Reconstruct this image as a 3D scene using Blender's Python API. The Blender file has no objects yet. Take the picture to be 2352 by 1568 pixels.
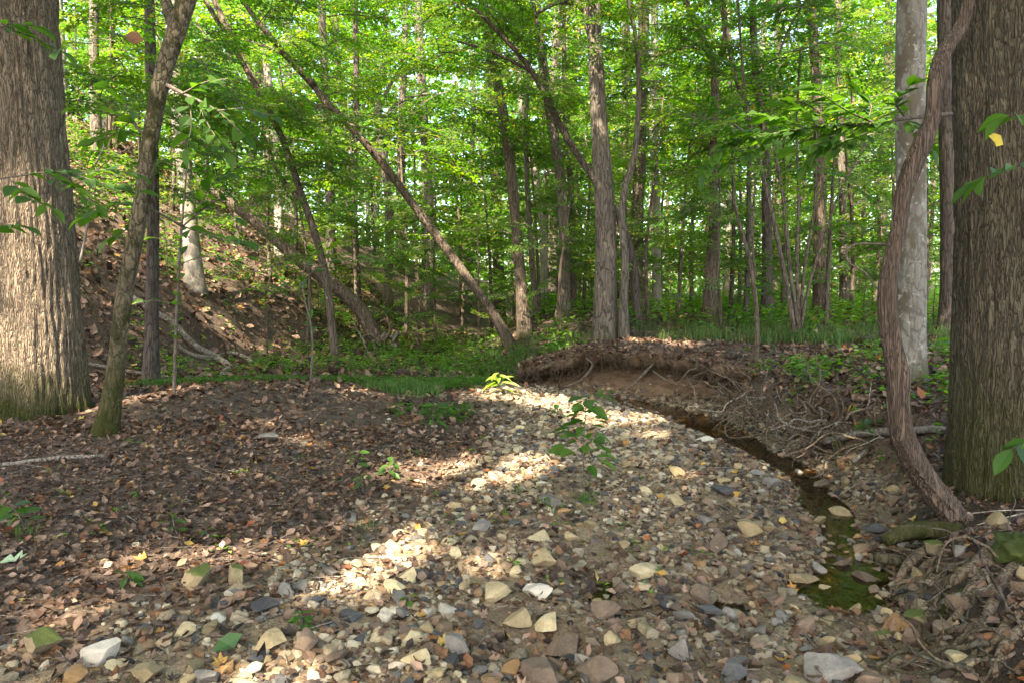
import bpy, math, random
import numpy as np
from mathutils import Vector, Matrix

random.seed(7)
RNG = np.random.default_rng(11)
SC = bpy.context.scene
COL = SC.collection

# ------------------------------------------------------------------ camera, sky, sun, exposure
CAM_H, FPX, HOR = 1.4, 1699.0, 672.0          # eye height; focal length and horizon row on a 2352 px wide picture
TILT = math.atan((784.0 - HOR) / FPX)
cam_data = bpy.data.cameras.new('camera')
cam_data.sensor_width = 36.0
cam_data.lens = 36.0 * FPX / 2352.0
cam_data.clip_start = 0.05
cam_data.clip_end = 1500.0
cam = bpy.data.objects.new('camera', cam_data)
cam.location = (0, 0, CAM_H)
cam.rotation_euler = (math.pi / 2 - TILT, 0, 0)
COL.objects.link(cam)
SC.camera = cam

SUN_EL, SUN_AZ = math.radians(50), math.radians(200)      # azimuth clockwise from +Y: behind the camera, to the left
S = np.array([math.sin(SUN_AZ) * math.cos(SUN_EL), math.cos(SUN_AZ) * math.cos(SUN_EL), math.sin(SUN_EL)])
world = bpy.data.worlds.new('World')
SC.world = world
world.use_nodes = True
wn = world.node_tree
wn.nodes.clear()
sky = wn.nodes.new('ShaderNodeTexSky')
sky.sky_type = 'NISHITA'
sky.sun_disc = False
sky.sun_elevation = SUN_EL
sky.sun_rotation = SUN_AZ
sky.air_density = 1.0
sky.dust_density = 2.5
sky.ozone_density = 1.0
bg = wn.nodes.new('ShaderNodeBackground')
bg.inputs['Strength'].default_value = 0.15
wo = wn.nodes.new('ShaderNodeOutputWorld')
wn.links.new(sky.outputs[0], bg.inputs[0])
wn.links.new(bg.outputs[0], wo.inputs[0])

sun_data = bpy.data.lights.new('sun', 'SUN')
sun_data.energy = 4.3
sun_data.angle = math.radians(0.53)
sun_data.color = (1.0, 0.93, 0.82)
sun = bpy.data.objects.new('sun', sun_data)
sun.rotation_euler = Vector(S).to_track_quat('Z', 'Y').to_euler()
sun.location = (-20, -15, 40)
COL.objects.link(sun)

SC.view_settings.view_transform = 'Standard'
SC.view_settings.look = 'None'
SC.view_settings.gamma = 1.0
SC.view_settings.use_curve_mapping = False
SC.view_settings.exposure = 2.88
SC.view_settings.use_white_balance = True        # the camera is balanced for the blue shade
SC.view_settings.white_balance_temperature = 7250
SC.view_settings.white_balance_tint = 12
SC.render.engine = 'CYCLES'
SC.cycles.use_denoising = True
SC.cycles.max_bounces = 7
SC.cycles.diffuse_bounces = 4
SC.cycles.glossy_bounces = 2
SC.cycles.transmission_bounces = 5
SC.cycles.transparent_max_bounces = 6
SC.cycles.sample_clamp_indirect = 6.0
SC.cycles.caustics_reflective = False
SC.cycles.caustics_refractive = False

# ------------------------------------------------------------------ numeric helpers
def sstep(a, b, x):
    t = np.clip((np.asarray(x, float) - a) / (b - a), 0, 1)
    return t * t * (3 - 2 * t)

def _hash(ix, iy, iz, seed):
    h = (ix.astype(np.int64) * 374761393 + iy.astype(np.int64) * 668265263 + iz.astype(np.int64) * 2147483647 + seed * 1274126177) & 0xffffffff
    h = ((h ^ (h >> 13)) * 1274126177) & 0xffffffff
    return ((h ^ (h >> 16)) & 0xffff) / 65535.0

def vnoise(x, y, z=0.0, seed=0):
    x, y, z = np.broadcast_arrays(np.asarray(x, float), np.asarray(y, float), np.asarray(z, float))
    ix, iy, iz = np.floor(x).astype(np.int64), np.floor(y).astype(np.int64), np.floor(z).astype(np.int64)
    fx, fy, fz = x - ix, y - iy, z - iz
    fx, fy, fz = fx * fx * (3 - 2 * fx), fy * fy * (3 - 2 * fy), fz * fz * (3 - 2 * fz)
    r = 0
    for dx in (0, 1):
        wx = fx if dx else 1 - fx
        for dy in (0, 1):
            wy = fy if dy else 1 - fy
            for dz in (0, 1):
                wz = fz if dz else 1 - fz
                r = r + wx * wy * wz * _hash(ix + dx, iy + dy, iz + dz, seed)
    return r * 2 - 1

def fbm(x, y, z=0.0, seed=0, oct=3):
    r, a, f = 0, 0.5, 1.0
    for o in range(oct):
        r = r + a * vnoise(np.asarray(x) * f, np.asarray(y) * f, np.asarray(z) * f, seed + o * 17)
        a *= 0.5; f *= 2.03
    return r

def wcos(x):
    return math.cos(math.atan((x - 1176.0) / FPX))

def px(x, y, Y):
    """World point on the sight line of picture point (x, y) (2352 px wide picture) at forward distance Y."""
    r, u = (x - 1176.0) / FPX, (784.0 - y) / FPX
    ct, st = math.cos(TILT), math.sin(TILT)
    d = (r, ct + u * st, -st + u * ct)
    k = Y / d[1]
    return np.array([d[0] * k, Y, CAM_H + d[2] * k])

def poly_sd(X, Y, poly):
    """Signed distance to a polygon, positive inside."""
    X, Y = np.asarray(X, float), np.asarray(Y, float)
    best = np.full(X.shape, 1e9)
    inside = np.zeros(X.shape, bool)
    n = len(poly)
    for i in range(n):
        (x0, y0), (x1, y1) = poly[i], poly[(i + 1) % n]
        ex, ey = x1 - x0, y1 - y0
        t = np.clip(((X - x0) * ex + (Y - y0) * ey) / (ex * ex + ey * ey + 1e-12), 0, 1)
        best = np.minimum(best, (X - x0 - t * ex) ** 2 + (Y - y0 - t * ey) ** 2)
        if y0 != y1:
            c = ((y0 > Y) != (y1 > Y)) & (X < (x1 - x0) * (Y - y0) / (y1 - y0) + x0)
            inside ^= c
    d = np.sqrt(best)
    return np.where(inside, d, -d)

def line_d(X, Y, line):
    X, Y = np.asarray(X, float), np.asarray(Y, float)
    best = np.full(X.shape, 1e9)
    for (x0, y0), (x1, y1) in zip(line[:-1], line[1:]):
        ex, ey = x1 - x0, y1 - y0
        t = np.clip(((X - x0) * ex + (Y - y0) * ey) / (ex * ex + ey * ey), 0, 1)
        best = np.minimum(best, (X - x0 - t * ex) ** 2 + (Y - y0 - t * ey) ** 2)
    return np.sqrt(best)

# ------------------------------------------------------------------ terrain
STREAM = [(-3.0, 18.5), (-0.9, 14.2), (0.75, 11.2), (1.9, 9.75), (2.25, 8.8), (2.3, 7.4), (2.45, 6.1), (2.2, 4.9), (1.85, 4.0), (1.55, 3.3), (1.3, 2.6), (1.1, 1.0), (1.0, -8)]
BANK = [(1.4, -40), (1.5, 1.0), (1.66, 2.8), (1.88, 3.3), (2.14, 3.9), (2.42, 4.6), (2.95, 5.6), (2.9, 6.6), (2.75, 7.8), (2.65, 8.7), (2.75, 9.9), (1.7, 10.7), (0.4, 11.9),
        (-0.7, 14.0), (-1.5, 18), (-1.3, 24), (0.6, 34), (5, 60), (8, 420), (420, 420), (420, -40)]
HILL = [(-420, -40), (-14, -40), (-11, 0), (-8.6, 6), (-7.0, 9.2), (-5.7, 11.8), (-3.9, 18.6), (-2.8, 24), (-1.0, 32), (2, 46), (3, 70), (0, 420), (-420, 420)]
PUDDLES = [(0.5, 3.8, .22, .2), (0.62, 3.35, .26, .14), (0.42, 3.55, .16, .2), (1.0, 3.5, .2, .12), (1.6, 3.75, .18, .12), (1.85, 3.9, .16, .12), (1.72, 3.55, .16, .08), (0.1, 2.9, .2, .12), (2.15, 5.2, .2, .2)]
WATER_Z = -0.125

def height(X, Y):
    X, Y = np.asarray(X, float), np.asarray(Y, float)
    # gravel bar and leafy bar on the inside of the bend
    h = 0.02 * fbm(X * .9, Y * .9, 0, 3)
    h = h + 0.30 * np.exp(-((X + 3.0) / 2.3) ** 2 - ((Y - 8.6) / 1.9) ** 2)
    h = h + 0.12 * np.exp(-((X + 0.1) / 0.9) ** 2 - ((Y - 9.3) / 1.6) ** 2)
    h = h + 0.06 * sstep(-0.6, -3.0, X) * sstep(9, 6, Y)
    h = h + 0.05 * np.exp(-((X + 1.5) / 1.2) ** 2 - ((Y - 3.0) / .6) ** 2)
    h = h - 0.05 * sstep(0.1, 1.2, X) * sstep(5.5, 3.8, Y)
    # channel
    ds = line_d(X, Y, STREAM)
    h = h - np.interp(Y, [2, 3.2, 4.0, 4.8, 6.4, 8, 20], [.04, .05, .085, .125, .2, .25, .2]) * np.exp(-(ds / np.interp(Y, [2, 4, 5, 7, 9, 20], [.5, .36, .32, .36, .5, .6]) / (.85 + .3 * fbm(X, Y, 0, 8))) ** 2)
    for (cx, cy, rx, ry) in PUDDLES:
        h = h - 0.105 * np.exp(-((X - cx) / rx) ** 2 - ((Y - cy) / ry) ** 2)
    near = sstep(30, 12, Y)
    h = h + 0.012 * fbm(X * 4, Y * 4, 0, 5) * near + 0.10 * fbm(X * .35, Y * .35, 0, 9) * sstep(12, 22, Y)
    # right bank
    d = poly_sd(X, Y, BANK) + 0.10 * fbm(X * 1.4, Y * 1.4, 0, 21)
    top = 0.62 + 0.026 * np.clip(Y - 10, 0, 20) + .05 * fbm(X * .6, Y * .6, 0, 31)
    dd = np.maximum(d, 0)
    cut = np.where(dd < .3, dd / .3 * .22, .22 + (top - .22) * sstep(.3, .58, dd))
    mid = .36 * sstep(0, .3, dd) + (top - .28) * (1 - np.exp(-dd / 1.5))
    far = top * sstep(0, 2.6, dd)
    nearb = .12 * sstep(0, .25, dd) + .42 * (1 - np.exp(-dd / 2.6))
    wc = sstep(8.9, 9.7, Y) * (1 - sstep(11.6, 13.2, Y))
    wf = sstep(11.6, 13.2, Y)
    wn_ = 1 - sstep(4.8, 6.0, Y)
    wm = np.clip(1 - wc - wf - wn_, 0, 1)
    hb = cut * wc + far * wf + nearb * wn_ + mid * wm
    h = h + np.where(d > 0, hb, 0)
    h = h + wc * sstep(0, .1, d) * sstep(.75, .5, d) * (.07 * fbm(X * 5, Y * 5, 0, 33) + .05 * fbm(X * 13, Y * 13, 0, 34))
    # left hill
    d2 = np.maximum(poly_sd(X, Y, HILL) + .5 * fbm(X * .3, Y * .3, 0, 41), 0)
    hc = np.interp(Y, [0, 22, 32, 42, 60, 400], [14, 14, 7, 3.5, 2.5, 2.5])
    hill = hc * (1 - np.exp(-0.88 * d2 / hc)) * sstep(0, 1.2, d2)
    hill = hill + .22 * fbm(X * .9, Y * .9, 0, 51) * sstep(.5, 3, d2) + .05 * fbm(X * 3, Y * 3, 0, 53) * sstep(.5, 2, d2)
    return h + hill

def h1(x, y):
    return float(height(np.array([x]), np.array([y]))[0])

def hit(x, y, lo=2.0, hi=60.0):
    """Where the sight line of a picture point meets the ground."""
    Ys = np.concatenate([np.arange(lo, 14, .02), np.arange(14, hi, .1)])
    P = np.array([px(x, y, v) for v in (1.0, 2.0)])
    d = P[1] - P[0]
    X, Z = P[0][0] + d[0] * (Ys - 1), P[0][2] + d[2] * (Ys - 1)
    k = np.argmax(Z <= height(X, Ys))
    if k == 0 and Z[0] > height(X[:1], Ys[:1])[0]:
        k = len(Ys) - 1
    return np.array([X[k], Ys[k], float(height(X[k:k + 1], Ys[k:k + 1])[0])])

GRAVEL = [(1115, 893), (1330, 903), (1560, 945), (1700, 1010), (1900, 1100), (2060, 1300), (2190, 1700), (-200, 1900), (-200, 1560), (180, 1480), (460, 1400), (690, 1300), (840, 1215), (960, 1130), (1080, 1060), (1150, 980)]
def flatmap(p):
    q0, q1 = px(p[0], p[1], 1.0), px(p[0], p[1], 2.0)
    t = (0.03 - q0[2]) / (q1[2] - q0[2])
    q = q0 + (q1 - q0) * t
    return (q[0], q[1])
GRAVEL_W = [flatmap(p) for p in GRAVEL]

def gravel_mask(X, Y):
    d = poly_sd(X, Y, GRAVEL_W) + .42 * fbm(X * 1.9, Y * 1.9, 0, 61, 4)
    m = sstep(-.3, .3, d)
    ds = line_d(X, Y, STREAM)
    return np.maximum(m, sstep(.8, .4, ds) * .9 * (np.asarray(Y) < 16)) * sstep(.2, .02, poly_sd(X, Y, BANK))

def wetness(X, Y):
    """Damp stones beside the stream and round the puddles."""
    w = sstep(1.5, .45, line_d(X, Y, STREAM) + .5 * fbm(np.asarray(X) * 2, np.asarray(Y) * 2, 0, 65))
    p = sstep(.55, .2, np.min([np.hypot(np.asarray(X) - c[0], np.asarray(Y) - c[1]) for c in PUDDLES], axis=0))
    return np.maximum(w, p) * sstep(11, 8, Y)

def soil_mask(X, Y):
    d = poly_sd(X, Y, BANK)
    return sstep(-.15, .05, d) * sstep(.75, .55, d) * sstep(8.6, 9.4, Y) * sstep(13.2, 12, Y)

# ------------------------------------------------------------------ mesh helpers
def mesh_np(name, V, F, mat=None, col=None, smooth=True, mats=None, midx=None):
    V = np.ascontiguousarray(V, np.float32)
    me = bpy.data.meshes.new(name)
    me.vertices.add(len(V))
    me.vertices.foreach_set('co', V.ravel())
    Fs = F if isinstance(F, (list, tuple)) else [F]
    Fs = [np.asarray(f, np.int32) for f in Fs if len(f)]
    loops = np.concatenate([f.ravel() for f in Fs])
    counts = np.concatenate([np.full(len(f), f.shape[1], np.int32) for f in Fs])
    starts = np.concatenate([[0], np.cumsum(counts)[:-1]]).astype(np.int32)
    me.loops.add(len(loops))
    me.loops.foreach_set('vertex_index', loops)
    me.polygons.add(len(counts))
    me.polygons.foreach_set('loop_start', starts)
    me.polygons.foreach_set('use_smooth', np.full(len(counts), smooth))
    for m in (mats or ([mat] if mat else [])):
        me.materials.append(m)
    if midx is not None:
        me.polygons.foreach_set('material_index', np.asarray(midx, np.int32))
    if col is not None:
        a = me.attributes.new('Col', 'FLOAT_COLOR', 'POINT')
        c = np.ones((len(V), 4), np.float32)
        c[:, :3] = col
        a.data.foreach_set('color', c.ravel())
    me.update()
    me.validate()
    return me

def link(name, me, parent=None, loc=None, label=None, cat=None, group=None, kind=None):
    o = bpy.data.objects.new(name, me)
    COL.objects.link(o)
    if parent is not None:
        o.parent = parent
    if loc is not None:
        o.location = [float(v) for v in loc]
    if label: o['label'] = label
    if cat: o['category'] = cat
    if group: o['group'] = group
    if kind: o['kind'] = kind
    return o

def thing(name, loc, label, cat, group=None):
    return link(name, None, None, loc, label, cat, group)

def curve_pts(P, n):
    """Smooth curve through the control points (tangents weighted by chord length), n samples."""
    P = np.asarray(P, float)
    h = np.maximum(np.linalg.norm(np.diff(P[:, :3], axis=0), axis=1), 1e-9)
    sl_ = np.diff(P, axis=0) / h[:, None]
    M = np.empty_like(P)
    M[0], M[-1] = sl_[0], sl_[-1]
    if len(P) > 2:
        M[1:-1] = (sl_[1:] * h[:-1, None] + sl_[:-1] * h[1:, None]) / (h[1:] + h[:-1])[:, None]
    cum = np.concatenate([[0], np.cumsum(h)])
    t = np.linspace(0, cum[-1], n)
    i = np.clip(np.searchsorted(cum, t, 'right') - 1, 0, len(P) - 2)
    f = ((t - cum[i]) / h[i])[:, None]
    hh = h[i][:, None]
    return (2 * f ** 3 - 3 * f ** 2 + 1) * P[i] + (f ** 3 - 2 * f ** 2 + f) * hh * M[i] + (3 * f ** 2 - 2 * f ** 3) * P[i + 1] + (f ** 3 - f ** 2) * hh * M[i + 1]

def tube(P, n, segs, flare=0.0, flare_h=.5, lobes=5, rough=0.0, seed=0, rscale=3.0, disp=None):
    """P: control points (x, y, z, radius). Returns verts and quads, ends closed with a fan to a point ring."""
    C = curve_pts(P, n)
    c, r = C[:, :3], np.maximum(C[:, 3], .0005)
    T = np.gradient(c, axis=0)
    T /= np.linalg.norm(T, axis=1)[:, None] + 1e-12
    ref = np.array([0., 1., 0.]) if abs(T[0][1]) < .9 else np.array([1., 0., 0.])
    U = np.zeros_like(c)
    for i in range(n):
        ref = ref - T[i] * np.dot(ref, T[i])
        ref = ref / (np.linalg.norm(ref) + 1e-12)
        U[i] = ref
    W = np.cross(T, U)
    th = np.linspace(0, 2 * math.pi, segs, endpoint=False)
    R = np.repeat(r[:, None], segs, 1)
    L = np.concatenate([[0], np.cumsum(np.linalg.norm(np.diff(c, axis=0), axis=1))])
    if flare:
        k = np.exp(-L / flare_h)[:, None]
        R = R * (1 + flare * k * (1 + .45 * np.cos(lobes * th + seed)[None] + .3 * np.cos((lobes - 2) * th + 2.1 * seed)[None]))
    if rough:
        nx, ny = np.cos(th)[None] * rscale * .6, np.sin(th)[None] * rscale * .6
        R = R * (1 + rough * fbm(nx + 0 * L[:, None], ny + 0 * L[:, None], L[:, None] * rscale * .5 + seed * 7.3, seed))
    if disp is not None:
        R = R + disp(th[None] + 0 * L[:, None], L[:, None] + 0 * th[None], R)
    V = c[:, None] + U[:, None] * (np.cos(th)[None, :, None] * R[..., None]) + W[:, None] * (np.sin(th)[None, :, None] * R[..., None])
    V = V.reshape(-1, 3)
    i, j = np.meshgrid(np.arange(n - 1), np.arange(segs), indexing='ij')
    a, b = i * segs + j, i * segs + (j + 1) % segs
    F = np.stack([a, b, b + segs, a + segs], -1).reshape(-1, 4)
    V = np.vstack([V, c[0], c[-1]])
    k0, k1 = len(V) - 2, len(V) - 1
    j = np.arange(segs)
    caps = np.vstack([np.stack([np.full(segs, k0), (j + 1) % segs, j], -1), np.stack([np.full(segs, k1), (n - 1) * segs + j, (n - 1) * segs + (j + 1) % segs], -1)])
    return V, F, caps

def join_tubes(parts):
    Vs, Qs, Ts, o = [], [], [], 0
    for V, F, T in parts:
        Vs.append(V); Qs.append(F + o); Ts.append(T + o); o += len(V)
    return np.vstack(Vs), [np.vstack(Qs), np.vstack(Ts)]

def tube_mesh(name, parts, mat, off=(0, 0, 0)):
    V, F = join_tubes(parts)
    return mesh_np(name, V - np.asarray(off, float), F, mat)

# ------------------------------------------------------------------ materials
def new_mat(name):
    m = bpy.data.materials.new(name)
    m.use_nodes = True
    nt = m.node_tree
    nt.nodes.clear()
    return m, nt, nt.nodes.new('ShaderNodeOutputMaterial')

def N(nt, typ, **kw):
    n = nt.nodes.new(typ)
    for k, v in kw.items():
        if k == 'ins':
            for a, b in v.items():
                n.inputs[a].default_value = b
        else:
            setattr(n, k, v)
    return n

def ramp(nt, stops, src=None):
    r = N(nt, 'ShaderNodeValToRGB')
    e = r.color_ramp.elements
    while len(e) > 1: e.remove(e[-1])
    e[0].position, e[0].color = stops[0][0], (*stops[0][1], 1) if len(stops[0][1]) == 3 else stops[0][1]
    for p, c in stops[1:]:
        q = e.new(p); q.color = (*c, 1)
    if src is not None: nt.links.new(src, r.inputs[0])
    return r

def mixc(nt, fac, a, b, blend='MIX'):
    n = N(nt, 'ShaderNodeMix', data_type='RGBA', blend_type=blend)
    for sock, v in ((n.inputs[0], fac), (n.inputs[6], a), (n.inputs[7], b)):
        if hasattr(v, 'is_linked') or hasattr(v, 'links'): nt.links.new(v, sock)
        else: sock.default_value = v if not isinstance(v, tuple) else (*v, 1)
    return n.outputs[2]

def noise(nt, co, scale, detail=4, rough=.55, dist=0.0):
    n = N(nt, 'ShaderNodeTexNoise', ins={'Scale': scale, 'Detail': detail, 'Roughness': rough, 'Distortion': dist})
    nt.links.new(co, n.inputs['Vector'])
    return n.outputs['Fac']

def mapping(nt, co, scale):
    n = N(nt, 'ShaderNodeMapping')
    n.inputs['Scale'].default_value = scale
    nt.links.new(co, n.inputs['Vector'])
    return n.outputs[0]

def math_n(nt, op, a, b=None, clamp=False):
    n = N(nt, 'ShaderNodeMath', operation=op, use_clamp=clamp)
    for s, v in ((n.inputs[0], a), (n.inputs[1], b)):
        if v is None: continue
        if hasattr(v, 'links'): nt.links.new(v, s)
        else: s.default_value = v
    return n.outputs[0]

def leaf_mat(name, trans=.55, rough=.5, tint=(1.6, 1.85, .42), spec=.35):
    m, nt, out = new_mat(name)
    at = N(nt, 'ShaderNodeAttribute', attribute_name='Col')
    p = N(nt, 'ShaderNodeBsdfPrincipled', ins={'Roughness': rough, 'Specular IOR Level': spec})
    nt.links.new(at.outputs['Color'], p.inputs['Base Color'])
    tr = N(nt, 'ShaderNodeBsdfTranslucent')
    nt.links.new(mixc(nt, 1.0, at.outputs['Color'], tint, 'MULTIPLY'), tr.inputs['Color'])
    mx = N(nt, 'ShaderNodeMixShader', ins={0: trans})
    nt.links.new(p.outputs[0], mx.inputs[1]); nt.links.new(tr.outputs[0], mx.inputs[2])
    nt.links.new(mx.outputs[0], out.inputs[0])
    return m

def bark_mat(name, dark, light, scale=14, zs=.18, bump=.8, moss=0.0, moss_h=1.0, lichen=0.0, lichen_c=(.42, .42, .36), patch=None, dist=.02, moss_c=(.045, .05, .011), fiss=.9, fissw=.13):
    m, nt, out = new_mat(name)
    tc = N(nt, 'ShaderNodeTexCoord').outputs['Object']
    mp = mapping(nt, tc, (1, 1, zs))
    n1 = noise(nt, mp, scale, 6, .6, .8)
    ridge = math_n(nt, 'ABSOLUTE', math_n(nt, 'MULTIPLY_ADD', n1, 2.0)) if False else n1
    vo = N(nt, 'ShaderNodeTexVoronoi', feature='DISTANCE_TO_EDGE', ins={'Scale': scale * 1.1})
    wob = N(nt, 'ShaderNodeMixRGB', blend_type='ADD', ins={0: .12})
    nz = N(nt, 'ShaderNodeTexNoise', ins={'Scale': scale * .8, 'Detail': 3})
    nt.links.new(mp, nz.inputs['Vector'])
    nt.links.new(mp, wob.inputs[1]); nt.links.new(nz.outputs['Color'], wob.inputs[2])
    nt.links.new(wob.outputs[0], vo.inputs['Vector'])
    fur = math_n(nt, 'MULTIPLY', vo.outputs['Distance'], 3.2, True)
    hgt = math_n(nt, 'ADD', math_n(nt, 'MULTIPLY', fur, .6), math_n(nt, 'MULTIPLY', n1, .6))
    fine = noise(nt, mapping(nt, tc, (1, 1, zs * 2)), scale * 3.5, 4, .65)
    c = ramp(nt, [(.3, tuple(.35 * b + .65 * a for a, b in zip(dark, light))), (.7, light)], math_n(nt, 'ADD', math_n(nt, 'MULTIPLY', n1, .6), math_n(nt, 'MULTIPLY', fine, .4))).outputs[0]
    c = mixc(nt, ramp(nt, [(.02, (fiss, fiss, fiss)), (fissw, (0, 0, 0))], math_n(nt, 'ADD', vo.outputs['Distance'], math_n(nt, 'MULTIPLY', math_n(nt, 'SUBTRACT', fine, .5), .16))).outputs[0], c, tuple(v * .55 for v in dark))
    hgt = math_n(nt, 'ADD', hgt, math_n(nt, 'MULTIPLY', fine, .35))
    big = noise(nt, tc, 2.3, 3)
    c = mixc(nt, ramp(nt, [(.35, (0, 0, 0)), (.7, (.5, .5, .5))], big).outputs[0], c, tuple(v * .55 for v in light))
    if patch:
        pn = noise(nt, mapping(nt, tc, (1, 1, .5)), 5.0, 5, .65)
        c = mixc(nt, ramp(nt, [(.5, (0, 0, 0)), (.56, (1, 1, 1))], pn).outputs[0], c, patch)
    if lichen:
        ln = noise(nt, tc, 9.0, 6, .7)
        c = mixc(nt, ramp(nt, [(.66 - lichen * .3, (0, 0, 0)), (.74 - lichen * .3, (.85, .85, .85))], ln).outputs[0], c, lichen_c)
    if moss:
        sx = N(nt, 'ShaderNodeSeparateXYZ'); nt.links.new(tc, sx.inputs[0])
        g = math_n(nt, 'SUBTRACT', 1.0, math_n(nt, 'DIVIDE', sx.outputs[2], moss_h))
        mn = math_n(nt, 'ADD', math_n(nt, 'MULTIPLY', noise(nt, tc, 5.0, 6, .7), 1.6), g)
        f = ramp(nt, [(.5, (0, 0, 0)), (.72, (moss * .5, moss * .5, moss * .5)), (1.0, (moss, moss, moss))], math_n(nt, 'MULTIPLY', mn, .55)).outputs[0]
        c = mixc(nt, f, c, moss_c)
    p = N(nt, 'ShaderNodeBsdfPrincipled', ins={'Roughness': .9, 'Specular IOR Level': .15})
    nt.links.new(c, p.inputs['Base Color'])
    bp = N(nt, 'ShaderNodeBump', ins={'Strength': bump, 'Distance': dist})
    nt.links.new(hgt, bp.inputs['Height'])
    nt.links.new(bp.outputs[0], p.inputs['Normal'])
    nt.links.new(p.outputs[0], out.inputs[0])
    return m

def stone_mat(name, a, b, spots=(.1, .07, .04), moss=0.0, wet=.75):
    m, nt, out = new_mat(name)
    tc = N(nt, 'ShaderNodeTexCoord').outputs['Object']
    oi = N(nt, 'ShaderNodeObjectInfo')
    add = N(nt, 'ShaderNodeVectorMath', operation='ADD')
    nt.links.new(tc, add.inputs[0]); nt.links.new(oi.outputs['Location'], add.inputs[1])
    co = add.outputs[0]
    geo_ = N(nt, 'ShaderNodeNewGeometry').outputs['Position']
    n1, n2 = noise(nt, geo_, 16, 8, .72), noise(nt, geo_, 120, 5, .7)
    c = ramp(nt, [(.3, tuple(v * .8 for v in a)), (.5, tuple(.5 * (p_ + q_) for p_, q_ in zip(a, b))), (.68, tuple(v * 1.1 for v in b))], math_n(nt, 'ADD', math_n(nt, 'MULTIPLY', n1, .65), math_n(nt, 'MULTIPLY', n2, .35))).outputs[0]
    c = mixc(nt, ramp(nt, [(.58, (0, 0, 0)), (.75, (.7, .7, .7))], noise(nt, geo_, 30, 5, .7)).outputs[0], c, spots)
    hv = N(nt, 'ShaderNodeHueSaturation')
    nt.links.new(c, hv.inputs['Color'])
    nt.links.new(math_n(nt, 'ADD', math_n(nt, 'MULTIPLY', oi.outputs['Random'], .6), .7), hv.inputs['Value'])
    c = hv.outputs[0]
    if moss:
        ge = N(nt, 'ShaderNodeNewGeometry')
        sx = N(nt, 'ShaderNodeSeparateXYZ'); nt.links.new(ge.outputs['Normal'], sx.inputs[0])
        mm = math_n(nt, 'ADD', math_n(nt, 'MULTIPLY', sx.outputs[2], .45), noise(nt, co, 14, 5, .7))
        c = mixc(nt, ramp(nt, [(.72, (0, 0, 0)), (.85, (moss, moss, moss))], mm).outputs[0], c, (.06, .085, .01))
    p = N(nt, 'ShaderNodeBsdfPrincipled', ins={'Roughness': wet, 'Specular IOR Level': .3})
    nt.links.new(c, p.inputs['Base Color'])
    bp = N(nt, 'ShaderNodeBump', ins={'Strength': .9, 'Distance': .014})
    nt.links.new(math_n(nt, 'ADD', n1, math_n(nt, 'MULTIPLY', n2, .35)), bp.inputs['Height'])
    nt.links.new(bp.outputs[0], p.inputs['Normal'])
    nt.links.new(p.outputs[0], out.inputs[0])
    return m

def attr_mat(name, rough=.8, bump=.3, scale=60, spec=.25, vary=.3):
    m, nt, out = new_mat(name)
    at = N(nt, 'ShaderNodeAttribute', attribute_name='Col')
    tc = N(nt, 'ShaderNodeTexCoord').outputs['Object']
    n1 = noise(nt, tc, scale, 5, .65)
    hv = N(nt, 'ShaderNodeHueSaturation')
    nt.links.new(at.outputs['Color'], hv.inputs['Color'])
    nt.links.new(math_n(nt, 'ADD', math_n(nt, 'MULTIPLY', n1, 2 * vary), 1 - vary), hv.inputs['Value'])
    p = N(nt, 'ShaderNodeBsdfPrincipled', ins={'Roughness': rough, 'Specular IOR Level': spec})
    nt.links.new(hv.outputs[0], p.inputs['Base Color'])
    bp = N(nt, 'ShaderNodeBump', ins={'Strength': bump, 'Distance': .006})
    nt.links.new(n1, bp.inputs['Height']); nt.links.new(bp.outputs[0], p.inputs['Normal'])
    nt.links.new(p.outputs[0], out.inputs[0])
    return m

M_LEAF = leaf_mat('green_leaf')
M_LITTER = leaf_mat('dead_leaf', trans=.18, rough=.55, tint=(1.2, .9, .6), spec=.3)
M_GRASS = leaf_mat('grass_blade', trans=.35)
M_PEBBLE = attr_mat('pebble', .75, .6, 110, vary=.55)
M_TWIG = bark_mat('twig_bark', (.06, .045, .035), (.22, .18, .14), 40, .2, .4)
M_ROOT = bark_mat('root_bark', (.06, .045, .03), (.2, .15, .1), 22, .3, .6)
M_GREY = bark_mat('grey_bark', (.048, .04, .031), (.19, .158, .122), 16, .16, .8, moss=.6, moss_h=.5, lichen=.12, lichen_c=(.28, .265, .21))
M_BROWN = bark_mat('brown_bark', (.04, .03, .021), (.17, .13, .094), 18, .14, .8, moss=.5, moss_h=.4, lichen=.1)
M_DARK = bark_mat('dark_bark', (.03, .024, .02), (.125, .1, .08), 18, .14, .8, moss=.4, moss_h=.3)
M_PALE = bark_mat('pale_bark', (.1, .088, .066), (.29, .262, .215), 13, .35, .6, moss=.8, moss_h=.35, lichen=.3, lichen_c=(.44, .41, .34), patch=(.12, .1, .07), fiss=.55)
M_STEM = bark_mat('stem_bark', (.1, .085, .06), (.29, .25, .19), 20, .3, .5, moss=.5, moss_h=.3, lichen=.2, fiss=.4)
M_BEECH = bark_mat('smooth_pale_bark', (.17, .15, .12), (.34, .3, .24), 6, .5, .3, lichen=.3, lichen_c=(.42, .39, .33), patch=(.17, .145, .11), fiss=.3)
M_OAK_L = bark_mat('furrowed_bark', (.06, .045, .03), (.36, .275, .19), 30, .13, 1.0, fissw=.12, dist=.04, moss=1.0, moss_h=.75, lichen=.08, lichen_c=(.3, .32, .27))
M_OAK_R = bark_mat('dark_furrowed_bark', (.034, .028, .018), (.19, .158, .105), 32, .15, 1.0, fissw=.13, dist=.04, moss=.9, moss_h=1.0, lichen=.12, lichen_c=(.24, .24, .17))
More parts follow.
